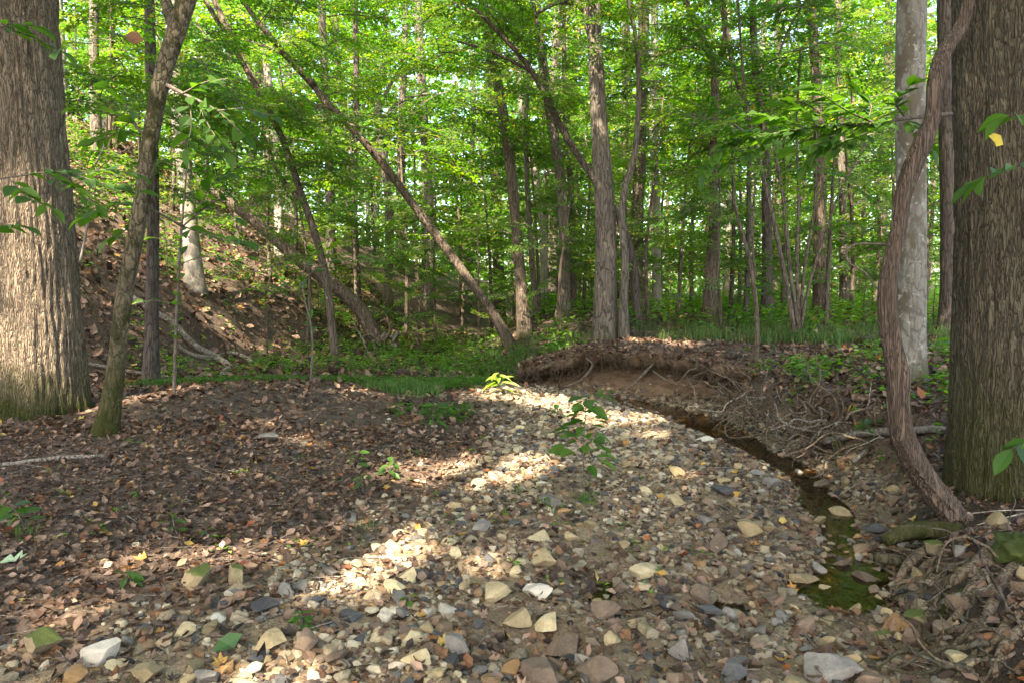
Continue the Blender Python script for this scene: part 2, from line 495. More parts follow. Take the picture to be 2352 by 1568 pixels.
M_MOSSY = bark_mat('mossy_bark', (.03, .024, .014), (.2, .16, .1), 16, .4, 1.0, moss=1.0, moss_h=1.2, lichen=.2, lichen_c=(.24, .2, .13), patch=(.035, .034, .013), moss_c=(.035, .037, .009))
M_VINE = bark_mat('vine_bark', (.045, .032, .023), (.2, .145, .105), 34, .06, 1.0, lichen=.06)
M_FALLEN = bark_mat('fallen_wood', (.08, .065, .05), (.3, .255, .2), 18, .5, .7, lichen=.2)
STONES = {
    'cream': stone_mat('cream_stone', (.28, .22, .115), (.46, .385, .23), (.2, .135, .06)),
    'tan': stone_mat('tan_stone', (.19, .138, .068), (.34, .262, .14), (.11, .07, .035)),
    'ochre': stone_mat('ochre_stone', (.2, .105, .04), (.32, .19, .08), (.1, .05, .025)),
    'brown': stone_mat('brown_stone', (.085, .058, .038), (.185, .13, .085), (.22, .17, .11)),
    'grey': stone_mat('grey_stone', (.1, .09, .075), (.21, .19, .16), (.06, .05, .04)),
    'slate': stone_mat('slate_stone', (.038, .037, .036), (.085, .082, .078), (.13, .1, .07)),
    'white': stone_mat('white_stone', (.36, .315, .24), (.5, .45, .36), (.24, .17, .09)),
    'mossy': stone_mat('mossy_stone', (.15, .115, .06), (.28, .22, .13), (.09, .07, .04), moss=.95),
}

def ground_material():
    m, nt, out = new_mat('forest_ground')
    tc = N(nt, 'ShaderNodeTexCoord').outputs['Object']
    g = N(nt, 'ShaderNodeAttribute', attribute_name='Col')
    sp = N(nt, 'ShaderNodeSeparateColor'); nt.links.new(g.outputs['Color'], sp.inputs[0])
    n1, n2 = noise(nt, tc, 3.0, 8, .7), noise(nt, tc, 28, 6, .7)
    lit = ramp(nt, [(.32, (.028, .019, .013)), (.5, (.075, .052, .037)), (.62, (.12, .085, .062)), (.75, (.17, .125, .09))], n2).outputs[0]
    lit = mixc(nt, ramp(nt, [(.55, (0, 0, 0)), (.7, (.5, .5, .5))], n1).outputs[0], lit, (.05, .055, .02))
    vo = N(nt, 'ShaderNodeTexVoronoi', ins={'Scale': 85.0}); nt.links.new(tc, vo.inputs['Vector'])
    sandc = ramp(nt, [(.0, (.13, .092, .055)), (.35, (.23, .17, .1)), (.7, (.3, .23, .145)), (1, (.13, .08, .042))], vo.outputs['Color']).outputs[0]
    sandc = mixc(nt, ramp(nt, [(.4, (0, 0, 0)), (.7, (.8, .8, .8))], n1).outputs[0], sandc, (.1, .068, .042))
    soil = ramp(nt, [(.3, (.095, .06, .035)), (.7, (.25, .168, .098))], noise(nt, mapping(nt, tc, (1, 1, 3)), 6, 7, .6)).outputs[0]
    c = mixc(nt, sp.outputs[0], lit, sandc)
    c = mixc(nt, sp.outputs[1], c, soil)
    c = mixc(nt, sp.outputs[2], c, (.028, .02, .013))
    p = N(nt, 'ShaderNodeBsdfPrincipled', ins={'Roughness': .9, 'Specular IOR Level': .2})
    nt.links.new(c, p.inputs['Base Color'])
    bp = N(nt, 'ShaderNodeBump', ins={'Strength': .7, 'Distance': .02})
    nt.links.new(math_n(nt, 'ADD', n2, math_n(nt, 'MULTIPLY', vo.outputs['Distance'], .4)), bp.inputs['Height'])
    nt.links.new(bp.outputs[0], p.inputs['Normal'])
    nt.links.new(p.outputs[0], out.inputs[0])
    return m

def water_material():
    m, nt, out = new_mat('stream_water')
    tc = N(nt, 'ShaderNodeTexCoord').outputs['Object']
    bp = N(nt, 'ShaderNodeBump', ins={'Strength': .1, 'Distance': .02})
    nt.links.new(noise(nt, tc, 14, 3, .5), bp.inputs['Height'])
    gl = N(nt, 'ShaderNodeBsdfGlossy', ins={'Roughness': .04, 'Color': (.95, .95, .95, 1)})
    tr = N(nt, 'ShaderNodeBsdfTransparent', ins={'Color': (.72, .58, .36, 1)})
    fr = N(nt, 'ShaderNodeFresnel', ins={'IOR': 1.33})
    nt.links.new(bp.outputs[0], gl.inputs['Normal']); nt.links.new(bp.outputs[0], fr.inputs['Normal'])
    mx = N(nt, 'ShaderNodeMixShader')
    nt.links.new(fr.outputs[0], mx.inputs[0]); nt.links.new(tr.outputs[0], mx.inputs[1]); nt.links.new(gl.outputs[0], mx.inputs[2])
    nt.links.new(mx.outputs[0], out.inputs[0])
    return m
STONES['moss'] = stone_mat('moss_hummock', (.03, .045, .008), (.075, .095, .014), (.06, .05, .02))
M_GROUND, M_WATER = ground_material(), water_material()

# ------------------------------------------------------------------ the ground sheet and the water
def axis(lo, fine0, fine1, hi, step, grow):
    a = list(np.arange(fine0, fine1, step))
    s, x = step, fine1
    up = []
    while x < hi:
        up.append(x); s *= grow; x += s
    up.append(hi)
    s, x, dn = step, fine0 - step, []
    while x > lo:
        dn.append(x); s *= grow; x -= s
    dn.append(lo)
    return np.array(dn[::-1] + a + up)

gx = axis(-400, -4.6, 4.6, 400, .05, 1.075)
gy = axis(-38, 2.0, 12.8, 410, .05, 1.055)
XX, YY = np.meshgrid(gx, gy, indexing='ij')
ZZ = height(XX, YY)
GC = np.zeros((XX.size, 3))
GC[:, 0] = gravel_mask(XX, YY).ravel()
GC[:, 1] = soil_mask(XX, YY).ravel()
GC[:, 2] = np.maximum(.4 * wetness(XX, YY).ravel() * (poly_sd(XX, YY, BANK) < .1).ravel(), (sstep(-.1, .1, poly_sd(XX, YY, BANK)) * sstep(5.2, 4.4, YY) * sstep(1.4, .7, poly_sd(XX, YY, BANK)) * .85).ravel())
ni, nj = XX.shape
ii, jj = np.meshgrid(np.arange(ni - 1), np.arange(nj - 1), indexing='ij')
a = ii * nj + jj
GF = np.stack([a, a + nj, a + nj + 1, a + 1], -1).reshape(-1, 4)
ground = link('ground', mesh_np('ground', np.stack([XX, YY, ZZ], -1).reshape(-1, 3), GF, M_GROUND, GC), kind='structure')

def height(X, Y):
    """From here on: the height of the ground sheet as built."""
    X, Y = np.asarray(X, float), np.asarray(Y, float)
    i = np.clip(np.searchsorted(gx, X, 'right') - 1, 0, len(gx) - 2)
    j = np.clip(np.searchsorted(gy, Y, 'right') - 1, 0, len(gy) - 2)
    u, v = (X - gx[i]) / (gx[i + 1] - gx[i]), (Y - gy[j]) / (gy[j + 1] - gy[j])
    return ZZ[i, j] * (1 - u) * (1 - v) + ZZ[i + 1, j] * u * (1 - v) + ZZ[i, j + 1] * (1 - u) * v + ZZ[i + 1, j + 1] * u * v

# stream: one sheet along the channel
sl = curve_pts([(x, y, 0) for x, y in STREAM[:-1]], 120)
tg = np.gradient(sl, axis=0); tg /= np.linalg.norm(tg, axis=1)[:, None]
nr = np.stack([-tg[:, 1], tg[:, 0], 0 * tg[:, 0]], -1)
wl = np.linspace(-1.0, 1.0, 9)
side = np.where(wl[None] < 0, 1.0, 1.0) * np.interp(sl[:, 1], [2, 3, 4.5, 6, 20], [1.7, 1.9, 1.3, .8, .8])[:, None]
WV = sl[:, None] + nr[:, None] * (wl[None] * side)[..., None]
WV[..., 2] = WATER_Z
i, j = np.meshgrid(np.arange(119), np.arange(8), indexing='ij')
a = i * 9 + j
link('stream_water', mesh_np('stream_water', WV.reshape(-1, 3), np.stack([a, a + 9, a + 10, a + 1], -1).reshape(-1, 4), M_WATER), kind='structure')

# ------------------------------------------------------------------ leaves, sprays and crowns
LEAF_LO = (np.array([(0, 0, 0), (.42, .5, .12), (1, 0, -.1), (.42, -.5, .12)]), np.array([(0, 1, 2), (0, 2, 3)]) [:, ::-1])
LEAF_HI = (np.array([(0, 0, 0), (.33, 0, -.03), (.7, 0, -.04), (1, 0, -.14), (.2, .36, .06), (.5, .48, .09), (.8, .26, .02), (.2, -.36, .06), (.5, -.48, .09), (.8, -.26, .02)]),
           np.array([(0, 1, 4), (4, 1, 5), (1, 2, 5), (5, 2, 6), (2, 3, 6), (0, 7, 1), (7, 8, 1), (1, 8, 2), (8, 9, 2), (2, 9, 3)]))

def unit(v):
    return v / (np.linalg.norm(v, axis=-1, keepdims=True) + 1e-12)

def leaves_geo(P, D, Nn, L, W, tpl):
    """Many leaves as one soup: base points, directions, normals, lengths, widths."""
    D = unit(D)
    Sd = unit(np.cross(Nn, D))
    Nn = np.cross(D, Sd)
    t, f = tpl
    V = P[:, None] + D[:, None] * (t[None, :, 0:1] * L[:, None, None]) + Sd[:, None] * (t[None, :, 1:2] * W[:, None, None]) + Nn[:, None] * (t[None, :, 2:3] * L[:, None, None])
    k = len(t)
    F = (np.arange(len(P)) * k)[:, None, None] + f[None]
    return V.reshape(-1, 3), F.reshape(-1, 3), np.repeat(np.arange(len(P)), k)

def stick(a, b, r0, r1):
    """A three-sided twig."""
    a, b = np.asarray(a, float), np.asarray(b, float)
    d = unit(b - a)
    u = unit(np.cross(d, [0, 0, 1.0]) + 1e-6); w = np.cross(d, u)
    V = [p + r * (math.cos(t) * u + math.sin(t) * w) for p, r in ((a, r0), (b, r1)) for t in (0, 2.1, 4.2)]
    F = [(0, 1, 4), (0, 4, 3), (1, 2, 5), (1, 5, 4), (2, 0, 3), (2, 3, 5)]
    return np.array(V), np.array(F)

def make_plate(rng, leaf=.078, pairs=9, tpl=LEAF_LO):
    """A flat leafy spray, one unit long: verts, tris, leaf id per vert (-1 twig), tri material."""
    tv, tf, o = [], [], 0
    P, D = [], []
    def axis_pt(t):
        return np.array([t, .06 * math.sin(3 * t + ph), -.16 * t * t + .03 * math.sin(5 * t)])
    ph = rng.uniform(0, 6)
    ts = np.linspace(0, 1, 5)
    for t0, t1 in zip(ts[:-1], ts[1:]):
        v, f = stick(axis_pt(t0), axis_pt(t1), .011 * (1 - .75 * t0), .011 * (1 - .75 * t1))
        tv.append(v); tf.append(f + o); o += 6
    for k in range(pairs * 2):
        t = .16 + .8 * (k + rng.uniform(-.3, .3)) / (pairs * 2)
        s = 1 if k % 2 else -1
        ang = math.radians(rng.uniform(38, 65)) * s
        ln = (.52 * (1 - t) + .14) * rng.uniform(.6, 1.15)
        d = np.array([math.cos(ang), math.sin(ang), rng.uniform(-.28, .12)])
        b0 = axis_pt(t); b1 = b0 + d * ln
        v, f = stick(b0, b1, .0045, .0018)
        tv.append(v); tf.append(f + o); o += 6
        m = max(3, int(ln / (leaf * .62)))
        for q in range(m):
            u = (q + .7) / m
            sa = ang + (1 if q % 2 else -1) * math.radians(rng.uniform(30, 65))
            P.append(b0 + d * ln * u); D.append((math.cos(sa), math.sin(sa), rng.uniform(-.55, .2)))
        P.append(b1); D.append(d + np.array([0, 0, -.2]))
    P, D = np.array(P), np.array(D)
    n = len(P)
    Nn = np.stack([rng.normal(0, .38, n), rng.normal(0, .38, n), np.ones(n)], -1)
    L = leaf * rng.uniform(.65, 1.25, n)
    V, F, idx = leaves_geo(P, D, Nn, L, L * rng.uniform(.5, .68, n), tpl)
    TV, TF = np.vstack(tv), np.vstack(tf)
    return np.vstack([V, TV]), np.vstack([F, TF + len(V)]), np.concatenate([idx, np.full(len(TV), -1)]), np.concatenate([np.zeros(len(F), int), np.ones(len(TF), int)]), n

PLATES = [make_plate(np.random.default_rng(100 + k), .082) for k in range(5)]
BIGPLATES = [make_plate(np.random.default_rng(200 + k), .125, 6) for k in range(4)]
GREENS = np.array([(.06, .15, .016), (.08, .185, .02), (.05, .13, .02), (.105, .21, .022), (.07, .165, .026), (.14, .225, .026)])

def crown_mesh(name, places, rng, plates=PLATES, yellow=.03, dark=1.0, gap=None):
    """places: list of (position, azimuth, pitch, roll, scale)."""
    Vs, Fs, Cs, Ms, o = [], [], [], [], 0
    for (p, az, pit, rol, sc) in places:
        V, F, idx, mi, n = plates[rng.integers(len(plates))]
        R = np.array((Matrix.Rotation(az, 3, 'Z') @ Matrix.Rotation(-pit, 3, 'Y') @ Matrix.Rotation(rol, 3, 'X')))
        Vw = (V * sc) @ R.T + np.asarray(p)
        if gap is not None:
            lf = mi == 0
            F, mi = F[lf], mi[lf]
        if gap is not None and in_gap(Vw.mean(0) + gap, .75 * sc):
            fc = Vw[F[:, 0]] + gap
            w_ = fc[:, None] - LITP[None]
            t_ = w_ @ S
            d_ = np.linalg.norm(w_ - t_[..., None] * S, axis=2)
            bad = np.any((d_ < LITR[None] + .06) & (t_ > .3), axis=1)
            F, mi = F[~bad], mi[~bad]
        Vs.append(Vw)
        Fs.append(F + o); o += len(V)
        base = GREENS[rng.integers(len(GREENS))] * rng.uniform(.75, 1.25)
        lc = base[None] * rng.uniform(.7, 1.35, (n, 1)) * np.stack([rng.uniform(.85, 1.25, n), np.ones(n), np.ones(n)], -1)
        yl = rng.uniform(0, 1, n) < yellow
        lc[yl] = (.3, .22, .03)
        lc = np.vstack([lc * dark, [(.1, .08, .06)]])
        Cs.append(lc[idx]); Ms.append(mi)
    return mesh_np(name, np.vstack(Vs), np.vstack(Fs), mats=[M_LEAF, M_TWIG], col=np.vstack(Cs), midx=np.concatenate(Ms), smooth=False)

def crown_places(rng, n, z0, z1, rad, sc, shape='dome', hole=0.0):
    out = []
    for k in range(n):
        t = rng.uniform(0, 1)
        z = z0 + (z1 - z0) * t
        if shape == 'dome':
            r = rad * (0.35 + .65 * math.sin(math.pi * min(1, .18 + t * .8)))
        elif shape == 'layer':
            t = round(t * 7) / 7 + rng.normal(0, .025)
            z = z0 + (z1 - z0) * t
            r = rad * (1.0 - .6 * max(0, t))
        else:
            r = rad
        az = rng.uniform(0, 2 * math.pi)
        q = r * math.sqrt(rng.uniform(hole, 1))
        az2 = az + rng.normal(0, .5)
        s = sc * rng.uniform(.65, 1.25)
        q = max(0, q - s * .5)
        out.append((np.array([q * math.cos(az), q * math.sin(az), z]), az2, rng.normal(.12, .22), rng.normal(0, .25), s))
    return out

CR = np.random.default_rng(5)
UNDER = [crown_mesh('understory_crown', crown_places(CR, 20, .9, 4.6, 1.7, 1.1, 'layer'), CR) for k in range(6)]        # about 4.6 m high
HIGH = [crown_mesh('understory_crown', crown_places(CR, 15, 2.5, 5.0, 1.8, 1.1, 'any'), CR) for k in range(4)]
SHRUB = [crown_mesh('shrub_crown', crown_places(CR, 14, .25, 1.5, .85, .7, 'layer'), CR) for k in range(4)]
CANOPY = [crown_mesh('canopy_crown', crown_places(CR, 15, 0, 7.5, 3.6, 1.5, 'dome'), CR, BIGPLATES) for k in range(5)]
FAR = [crown_mesh('far_crown', crown_places(CR, 66, 0.3, 18, 3.6, 1.8, 'any'), CR, BIGPLATES, yellow=.04) for k in range(5)]

# sunlit spots the photograph shows: gaps are cut in the canopy to let the sun reach them
LIT = [(hit(x, y), r) for x, y, r in ((850, 1270, .3), (800, 1330, .2), (1090, 1085, .42), (1190, 1070, .3), (960, 1080, .25), (900, 1200, .15), (1150, 905, .35), (1260, 920, .4), (1380, 960, .35),
                                      (1490, 788, .28), (1570, 795, .25), (1300, 800, .2), (110, 1420, .13), (640, 700, .4), (760, 690, .35), (900, 720, .4), (520, 760, .3), (700, 780, .3), (330, 1290, .12),
                                      (640, 1545, .1), (1500, 1000, .15), (800, 900, .2), (500, 1270, .1), (400, 1480, .08), (1120, 1300, .12), (1480, 960, .2), (560, 1090, .1), (700, 1010, .12))]
LIT += [(px(50, 470, 7.15), .2), (px(20, 430, 7.15), .16), (px(90, 440, 7.15), .12), (px(90, 560, 7.15), .24), (px(30, 600, 7.15), .22), (px(110, 650, 7.15), .2), (px(50, 710, 7.15), .22), (px(110, 770, 7.15), .2), (px(20, 800, 7.2), .2), (px(60, 370, 7.2), .14), (px(130, 500, 7.2), .12),
        (px(1360, 60, 12.8), .4), (px(1365, 200, 12.8), .25), (px(1195, 690, 16), .5),
        (px(1080, 640, 16), .4), (px(1900, 270, 4.2), .14), (px(1760, 310, 4.15), .12), (px(2030, 240, 4.2), .1), (px(500, 260, 6.3), .2), (px(250, 430, 5.3), .15), (px(2090, 100, 7.1), .25), (px(2085, 300, 7.1), .2), (px(440, 580, 16), .4)]
LITP = np.array([p for p, r in LIT]); LITR = np.array([r for p, r in LIT])

def in_gap(c, extra=.45):
    w = np.asarray(c)[None] - LITP
    t = w @ S
    d = np.linalg.norm(w - t[:, None] * S[None], axis=1)
    return bool(np.any((d < LITR + extra) & (t > .5)))

# ------------------------------------------------------------------ trees
def tree(name, pts, label, bark, Y=None, group=None, crown=None, crown_z=None, crown_s=1.0, cat='tree', segs=14, flare=.35, height_m=None, limbs=(), base=None, rough=.12, lean=0.0, seed=None, extra=None):
    """pts: (x, y, width) picture points from the foot up, all near distance Y; the stem runs on above the frame to height_m."""
    if Y is None:
        Y = hit(*pts[0][:2])[1]
    seed = random.randrange(1000) if seed is None else seed
    W = []
    for k, (x, y, w) in enumerate(pts):
        q = px(x, y, Y + lean * k / max(1, len(pts) - 1))
        W.append([q[0], q[1], q[2], .5 * w * wcos(x) * q[1] / FPX])
    W = np.array(W)
    gz = h1(W[0][0], W[0][1])
    b = np.array([W[0][0], W[0][1], gz])
    if W[0][2] < W[1][2]:
        W[0][2] = gz - .12
    if height_m and W[-1][2] < gz + height_m:
        d = W[-1][:3] - W[-2][:3]; d = d / np.linalg.norm(d)
        d = .5 * d + np.array([0, 0, .6]); d = d / np.linalg.norm(d)
        need = (gz + height_m - W[-1][2]) / d[2]
        W = np.vstack([W, [*(W[-1][:3] + d * need * .5), W[-1][3] * .75], [*(W[-1][:3] + d * need), W[-1][3] * .25]])
    t = thing(name, b, label, cat, group)
    REG.append((pts[-1][0], Y, t, b))
    W[:, :3] -= b
    n = max(14, int(np.linalg.norm(np.diff(W[:, :3], axis=0), axis=1).sum() * 7))
    link('trunk', tube_mesh('trunk', [tube(W, min(n, 140), segs, flare, .35, 5, rough, seed)], bark), t)
    for lp in limbs:
        L = []
        for (x, y, w, dy) in lp:
            q = px(x, y, Y + dy)
            L.append([*(q - b), .5 * w * (Y + dy) / FPX])
        link('limb', tube_mesh('limb', [tube(np.array(L), 18, 8, 0, 1, 5, .1, seed)], bark), t)
    if crown is not None:
        top = W[-1]
        cz = crown_z if crown_z is not None else W[-1][2] - 6.0
        zi = np.interp(cz, W[:, 2], np.arange(len(W))) if np.all(np.diff(W[:, 2]) > 0) else len(W) - 1
        i0 = int(zi); i1 = min(i0 + 1, len(W) - 1)
        cp = W[i0] + (W[i1] - W[i0]) * (zi - i0)
        c = link('crown', crown, t, (cp[0], cp[1], cz))
        c.rotation_euler = (0, 0, random.uniform(0, 6.28))
        c.scale = (crown_s,) * 3
    return t, b

REG = []
def big_trunk(name, ctrl, label, bark, seed, furrow, depth, segs, rings, moss_flare, crown=None):
    """A near trunk with real bark relief."""
    C = np.array(ctrl)
    b = np.array([C[0][0], C[0][1], h1(C[0][0], C[0][1])])
    C[:, :3] -= b
    def disp(th, L, R):
        u = th * furrow
        wob = fbm(np.cos(th) * 3, np.sin(th) * 3, L * 1.3, seed + 5) * 1.6
        wx, wy = np.cos(th), np.sin(th)
        k = furrow / 6.28 * 1.0
        n = np.abs(vnoise(wx * k * 1.0 + .3 * wob, wy * k * 1.0, L * 2.2 + .4 * wob, seed))
        n2 = np.abs(vnoise(wx * k * 2.3 + .4 * wob, wy * k * 2.3, L * 4.5, seed + 1))
        return depth * (np.minimum(n * 2.6, 1) - .7 + .4 * np.minimum(n2 * 2.2, 1)) + .02 * fbm(wx * 2, wy * 2, L * .8, seed + 9)
    t = thing(name, b, label, 'tree')
    link('trunk', tube_mesh('trunk', [tube(C, rings, segs, moss_flare, .3, 6, .05, seed, disp=disp)], bark), t)
    if crown is not None:
        link('crown', crown[0], t, np.asarray(crown[1]) - b)
    return t

def canopy_for(seed, center, n, rad, z0, z1, sc=1.9, keep=1.0, more=()):
    """A crown high above, its sprays missing where the sun falls through to a lit spot."""
    rng = np.random.default_rng(seed)
    pl = []
    for p, az, pit, rol, s in crown_places(rng, n, z0, z1, rad, sc, 'dome'):
        if rng.uniform() > keep: continue
        q = np.asarray(center) + p
        mid = q + np.array([math.cos(az), math.sin(az), 0]) * s * .5
        if in_gap(mid, .1): continue
        pl.append((p, az, pit, rol, s))
    pl += [(p - np.asarray(center), az, pit, rol, s) for p, az, pit, rol, s in more]
    return crown_mesh('crown', pl, rng, BIGPLATES, yellow=.02, gap=np.asarray(center, float))

# the two great trunks that frame the view
lt = np.array([-5.09, 7.75])
big_trunk('tree', [(lt[0], lt[1], -.25, .56), (lt[0], lt[1], .5, .54), (lt[0] - .02, lt[1], 1.5, .51), (lt[0] - .05, lt[1], 3.0, .475), (lt[0] - .08, lt[1], 5.0, .45), (lt[0] - .1, lt[1], 9, .4), (lt[0], lt[1], 16, .2)],
          'massive furrowed brown trunk with mossy foot at the far left edge', M_OAK_L, 3, 74, .02, 220, 400, .22,
          (canopy_for(301, (lt[0], lt[1], 9), 120, 4.5, 0, 8), (lt[0], lt[1], 9)))
rt = np.array([3.1, 4.62])
big_trunk('tree', [(rt[0] + .04, rt[1], -.2, .345), (rt[0] + .04, rt[1], .3, .335), (rt[0] + .03, rt[1], 1.2, .325), (rt[0], rt[1], 2.2, .32), (rt[0] - .06, rt[1], 3.2, .315), (rt[0] - .1, rt[1], 4.5, .305), (rt[0] - .12, rt[1], 9, .28), (rt[0], rt[1], 15, .14)],
          'thick dark furrowed trunk at the far right edge beside the vine', M_OAK_R, 8, 60, .014, 180, 380, .12,
          (canopy_for(302, (rt[0], rt[1], 8), 110, 4.2, 0, 8), (rt[0], rt[1], 8)))

K_MID, K_FAR = 'slender trees standing on the far bank', 'trees of the distant wood'
def can(): return CANOPY[random.randrange(len(CANOPY))]

tree('tree', [(235, 1035, 66), (258, 900, 46), (285, 680, 40), (322, 480, 39), (345, 330, 40), (372, 180, 41), (408, 60, 43), (432, -10, 42)], 'crooked mossy trunk leaning right beside the massive left trunk', M_MOSSY, Y=6.5, height_m=9, flare=.25, segs=28, rough=.22,
     limbs=[[(408, 75, 34, 0), (385, 20, 26, .1), (372, -60, 20, .2)]])
DARKT = tree('tree', [(347, 885, 40), (349, 700, 32), (352, 500, 29), (350, 300, 27), (345, 100, 26), (343, -20, 24)], 'straight dark trunk behind the crooked mossy trunk', M_DARK, Y=11.0, height_m=13, crown=can(), crown_z=8)
PALET = tree('tree', [(448, 660, 46), (436, 520, 38), (424, 400, 36), (408, 250, 34), (398, 120, 32), (390, -20, 30)], 'pale smooth trunk standing on the leafy hillside', M_BEECH, Y=15.5, height_m=15, crown=can(), crown_z=9)
tree('tree', [(218, 230, 27), (216, 100, 24), (217, -20, 23)], 'grey trunk high on the hillside beside the massive left trunk', M_GREY, Y=20, height_m=12, crown=can(), crown_z=7)
tree('tree', [(262, 260, 18), (258, 120, 17), (255, -20, 16)], 'thin brown trunk high on the hillside', M_BROWN, Y=22, height_m=12, crown=can(), crown_z=7)
BENT = tree('tree', [(772, 700, 20), (738, 590, 17), (690, 440, 16), (640, 300, 15), (590, 200, 15), (520, 60, 14), (480, -30, 13)], 'thin bent trunk leaning left above the hillside', M_BROWN, Y=14.5, height_m=8, limbs=[[(640, 300, 14, 0), (560, 150, 12, -.3), (470, 0, 10, -.6)], [(700, 470, 12, 0), (640, 400, 9, .3), (600, 290, 6, .5)]], flare=.2)
LONG = tree('tree', [(1180, 800, 30), (1135, 725, 22), (1060, 620, 21), (960, 485, 19), (870, 365, 18), (800, 285, 17), (740, 225, 16), (720, 195, 15)], 'long bare trunk leaning left across the middle of the view', M_BROWN, Y=15.5, flare=.3, segs=16,
     limbs=[[(724, 200, 18, 0), (650, 120, 15, -.3), (600, 60, 13, -.6), (535, -30, 10, -.8)], [(770, 255, 12, 0), (690, 235, 9, -.3), (600, 225, 6, -.5), (560, 235, 4, -.6)], [(725, 205, 12, 0), (660, 130, 10, .5), (560, 90, 7, .8)]])
tree('tree', [(880, 800, 42), (830, 715, 35), (760, 650, 32), (690, 600, 30), (610, 530, 27), (520, 460, 24), (430, 400, 20)], 'thick trunk toppled left over the hillside with its roots torn up', M_BROWN, Y=18.3, flare=.3, segs=18, lean=-1.2)
tree('tree', [(758, 520, 22), (757, 400, 20), (750, 250, 18), (742, 100, 17), (738, -20, 16)], 'slim upright trunk behind the hillside right of the bent trunk', M_GREY, Y=22, height_m=15, crown=can(), crown_z=9)
tree('tree', [(888, 570, 22), (892, 450, 20), (880, 350, 20), (872, 290, 20), (868, 230, 14), (880, 160, 12), (885, 60, 10)], 'forked grey trunk beyond the toppled trunk', M_GREY, Y=24, height_m=14, limbs=[[(875, 300, 12, 0), (900, 250, 10, .2), (940, 225, 8, .4), (990, 215, 5, .6)], [(870, 250, 10, 0), (900, 190, 8, .1), (930, 150, 6, .2)]], crown=can(), crown_z=10)
tree('tree', [(820, 520, 17), (812, 400, 15), (818, 250, 14), (815, -20, 12)], 'thin dark pole of a tree above the hillside foot', M_DARK, Y=22, height_m=13)
tree('tree', [(985, 600, 24), (985, 450, 22), (975, 300, 21), (965, 120, 20), (958, -20, 19)], 'grey trunk half hidden in leaves behind the long bare trunk', M_GREY, Y=27, height_m=17, crown=can(), crown_z=10)
tree('tree', [(1207, 762, 34), (1195, 640, 26), (1182, 480, 24), (1168, 350, 24), (1150, 230, 24), (1125, 90, 23), (1105, -20, 22)], 'slender trunk with pale sunlit foot left of the tallest trunk', M_BROWN, Y=16.0, height_m=15, crown=can(), crown_z=9, group=None)
tree('tree', [(1232, 740, 15), (1222, 600, 13), (1212, 450, 12), (1208, 280, 10), (1215, 180, 9)], 'thin stem just right of the slender pale-footed trunk', M_GREY, Y=18, height_m=9)
tree('tree', [(1250, 720, 18), (1248, 560, 17), (1240, 450, 16), (1222, 380, 15), (1200, 260, 14), (1190, 150, 12)], 'pale curved stem behind the slender pale-footed trunk', M_BEECH, Y=21, height_m=12)
tree('tree', [(1292, 752, 34), (1296, 640, 27), (1294, 500, 25), (1283, 380, 24), (1270, 300, 24), (1252, 180, 22), (1236, 60, 21), (1228, -20, 20)], 'grey trunk curving left between the slender trunk and the tallest trunk', M_GREY, Y=16.8, height_m=15, crown=can(), crown_z=9)
tree('tree', [(1318, 745, 16), (1316, 600, 15), (1312, 450, 14), (1300, 300, 12), (1296, 150, 11)], 'thin brown stem touching the curving grey trunk', M_BROWN, Y=19, height_m=10)
tree('tree', [(1388, 775, 62), (1390, 700, 54), (1392, 560, 48), (1384, 400, 43), (1376, 280, 38), (1369, 140, 34), (1363, 40, 32), (1360, -30, 31)], 'tallest thick trunk rising straight from the cut bank', M_GREY, Y=12.8, height_m=16, flare=.35, segs=36, rough=.08, crown=canopy_for(303, (1.5, 12.8, 9), 110, 4.4, 0, 8), crown_z=9,
     limbs=[[(1365, 150, 20, 0), (1352, 60, 18, .2), (1335, 15, 16, .3), (1290, 5, 12, .2), (1235, 30, 8, 0)]])
CROOK = tree('tree', [(1434, 768, 26), (1432, 690, 20), (1436, 600, 18), (1428, 500, 16), (1436, 430, 15), (1452, 380, 13), (1466, 250, 12), (1462, 100, 10), (1440, -20, 9)], 'light crooked trunk standing close against the tallest trunk', M_GREY, Y=12.6, height_m=9, segs=16, rough=.2)
LEAN = tree('tree', [(1470, 735, 20), (1430, 520, 18), (1370, 420, 16), (1310, 330, 15), (1262, 240, 14), (1222, 165, 12), (1150, 80, 10), (1090, 20, 8)], 'thin crooked tree leaning left behind the tallest trunk', M_DARK, Y=14.0, lean=-.6, limbs=[[(1222, 165, 9, -.4), (1130, 120, 7, -.5), (1050, 95, 5, -.6)], [(1262, 240, 9, -.3), (1245, 120, 8, -.3), (1225, 0, 6, -.3)]], flare=.2)
tree('tree', [(1468, 730, 44), (1462, 640, 34), (1464, 500, 30), (1470, 350, 28), (1475, 200, 26), (1480, -20, 24)], 'stout brown trunk with mossy foot behind the tallest trunk', M_BROWN, Y=18.5, height_m=16, crown=can(), crown_z=10)
tree('tree', [(1508, 705, 24), (1508, 600, 20), (1506, 450, 18), (1500, 300, 18), (1502, 150, 17), (1505, -20, 16)], 'straight pale trunk right of the tallest trunk', M_BEECH, Y=21, height_m=17, crown=can(), crown_z=10)
tree('tree', [(1628, 705, 34), (1634, 600, 26), (1640, 480, 22), (1636, 350, 20), (1642, 220, 19), (1640, 160, 18), (1600, 60, 15), (1565, -20, 14)], 'dark mottled trunk bending left above a yellow shrub', M_BROWN, Y=15.5, height_m=12, limbs=[[(1640, 170, 15, 0), (1665, 90, 13, .2), (1655, -10, 11, .3)]], crown=can(), crown_z=9)
tree('tree', [(1712, 720, 14), (1718, 600, 12), (1720, 400, 11), (1722, 270, 12), (1690, 180, 11), (1668, 60, 10), (1660, -20, 9)], 'wavy thin trunk left of the black trunk', M_DARK, Y=14.5, height_m=10)
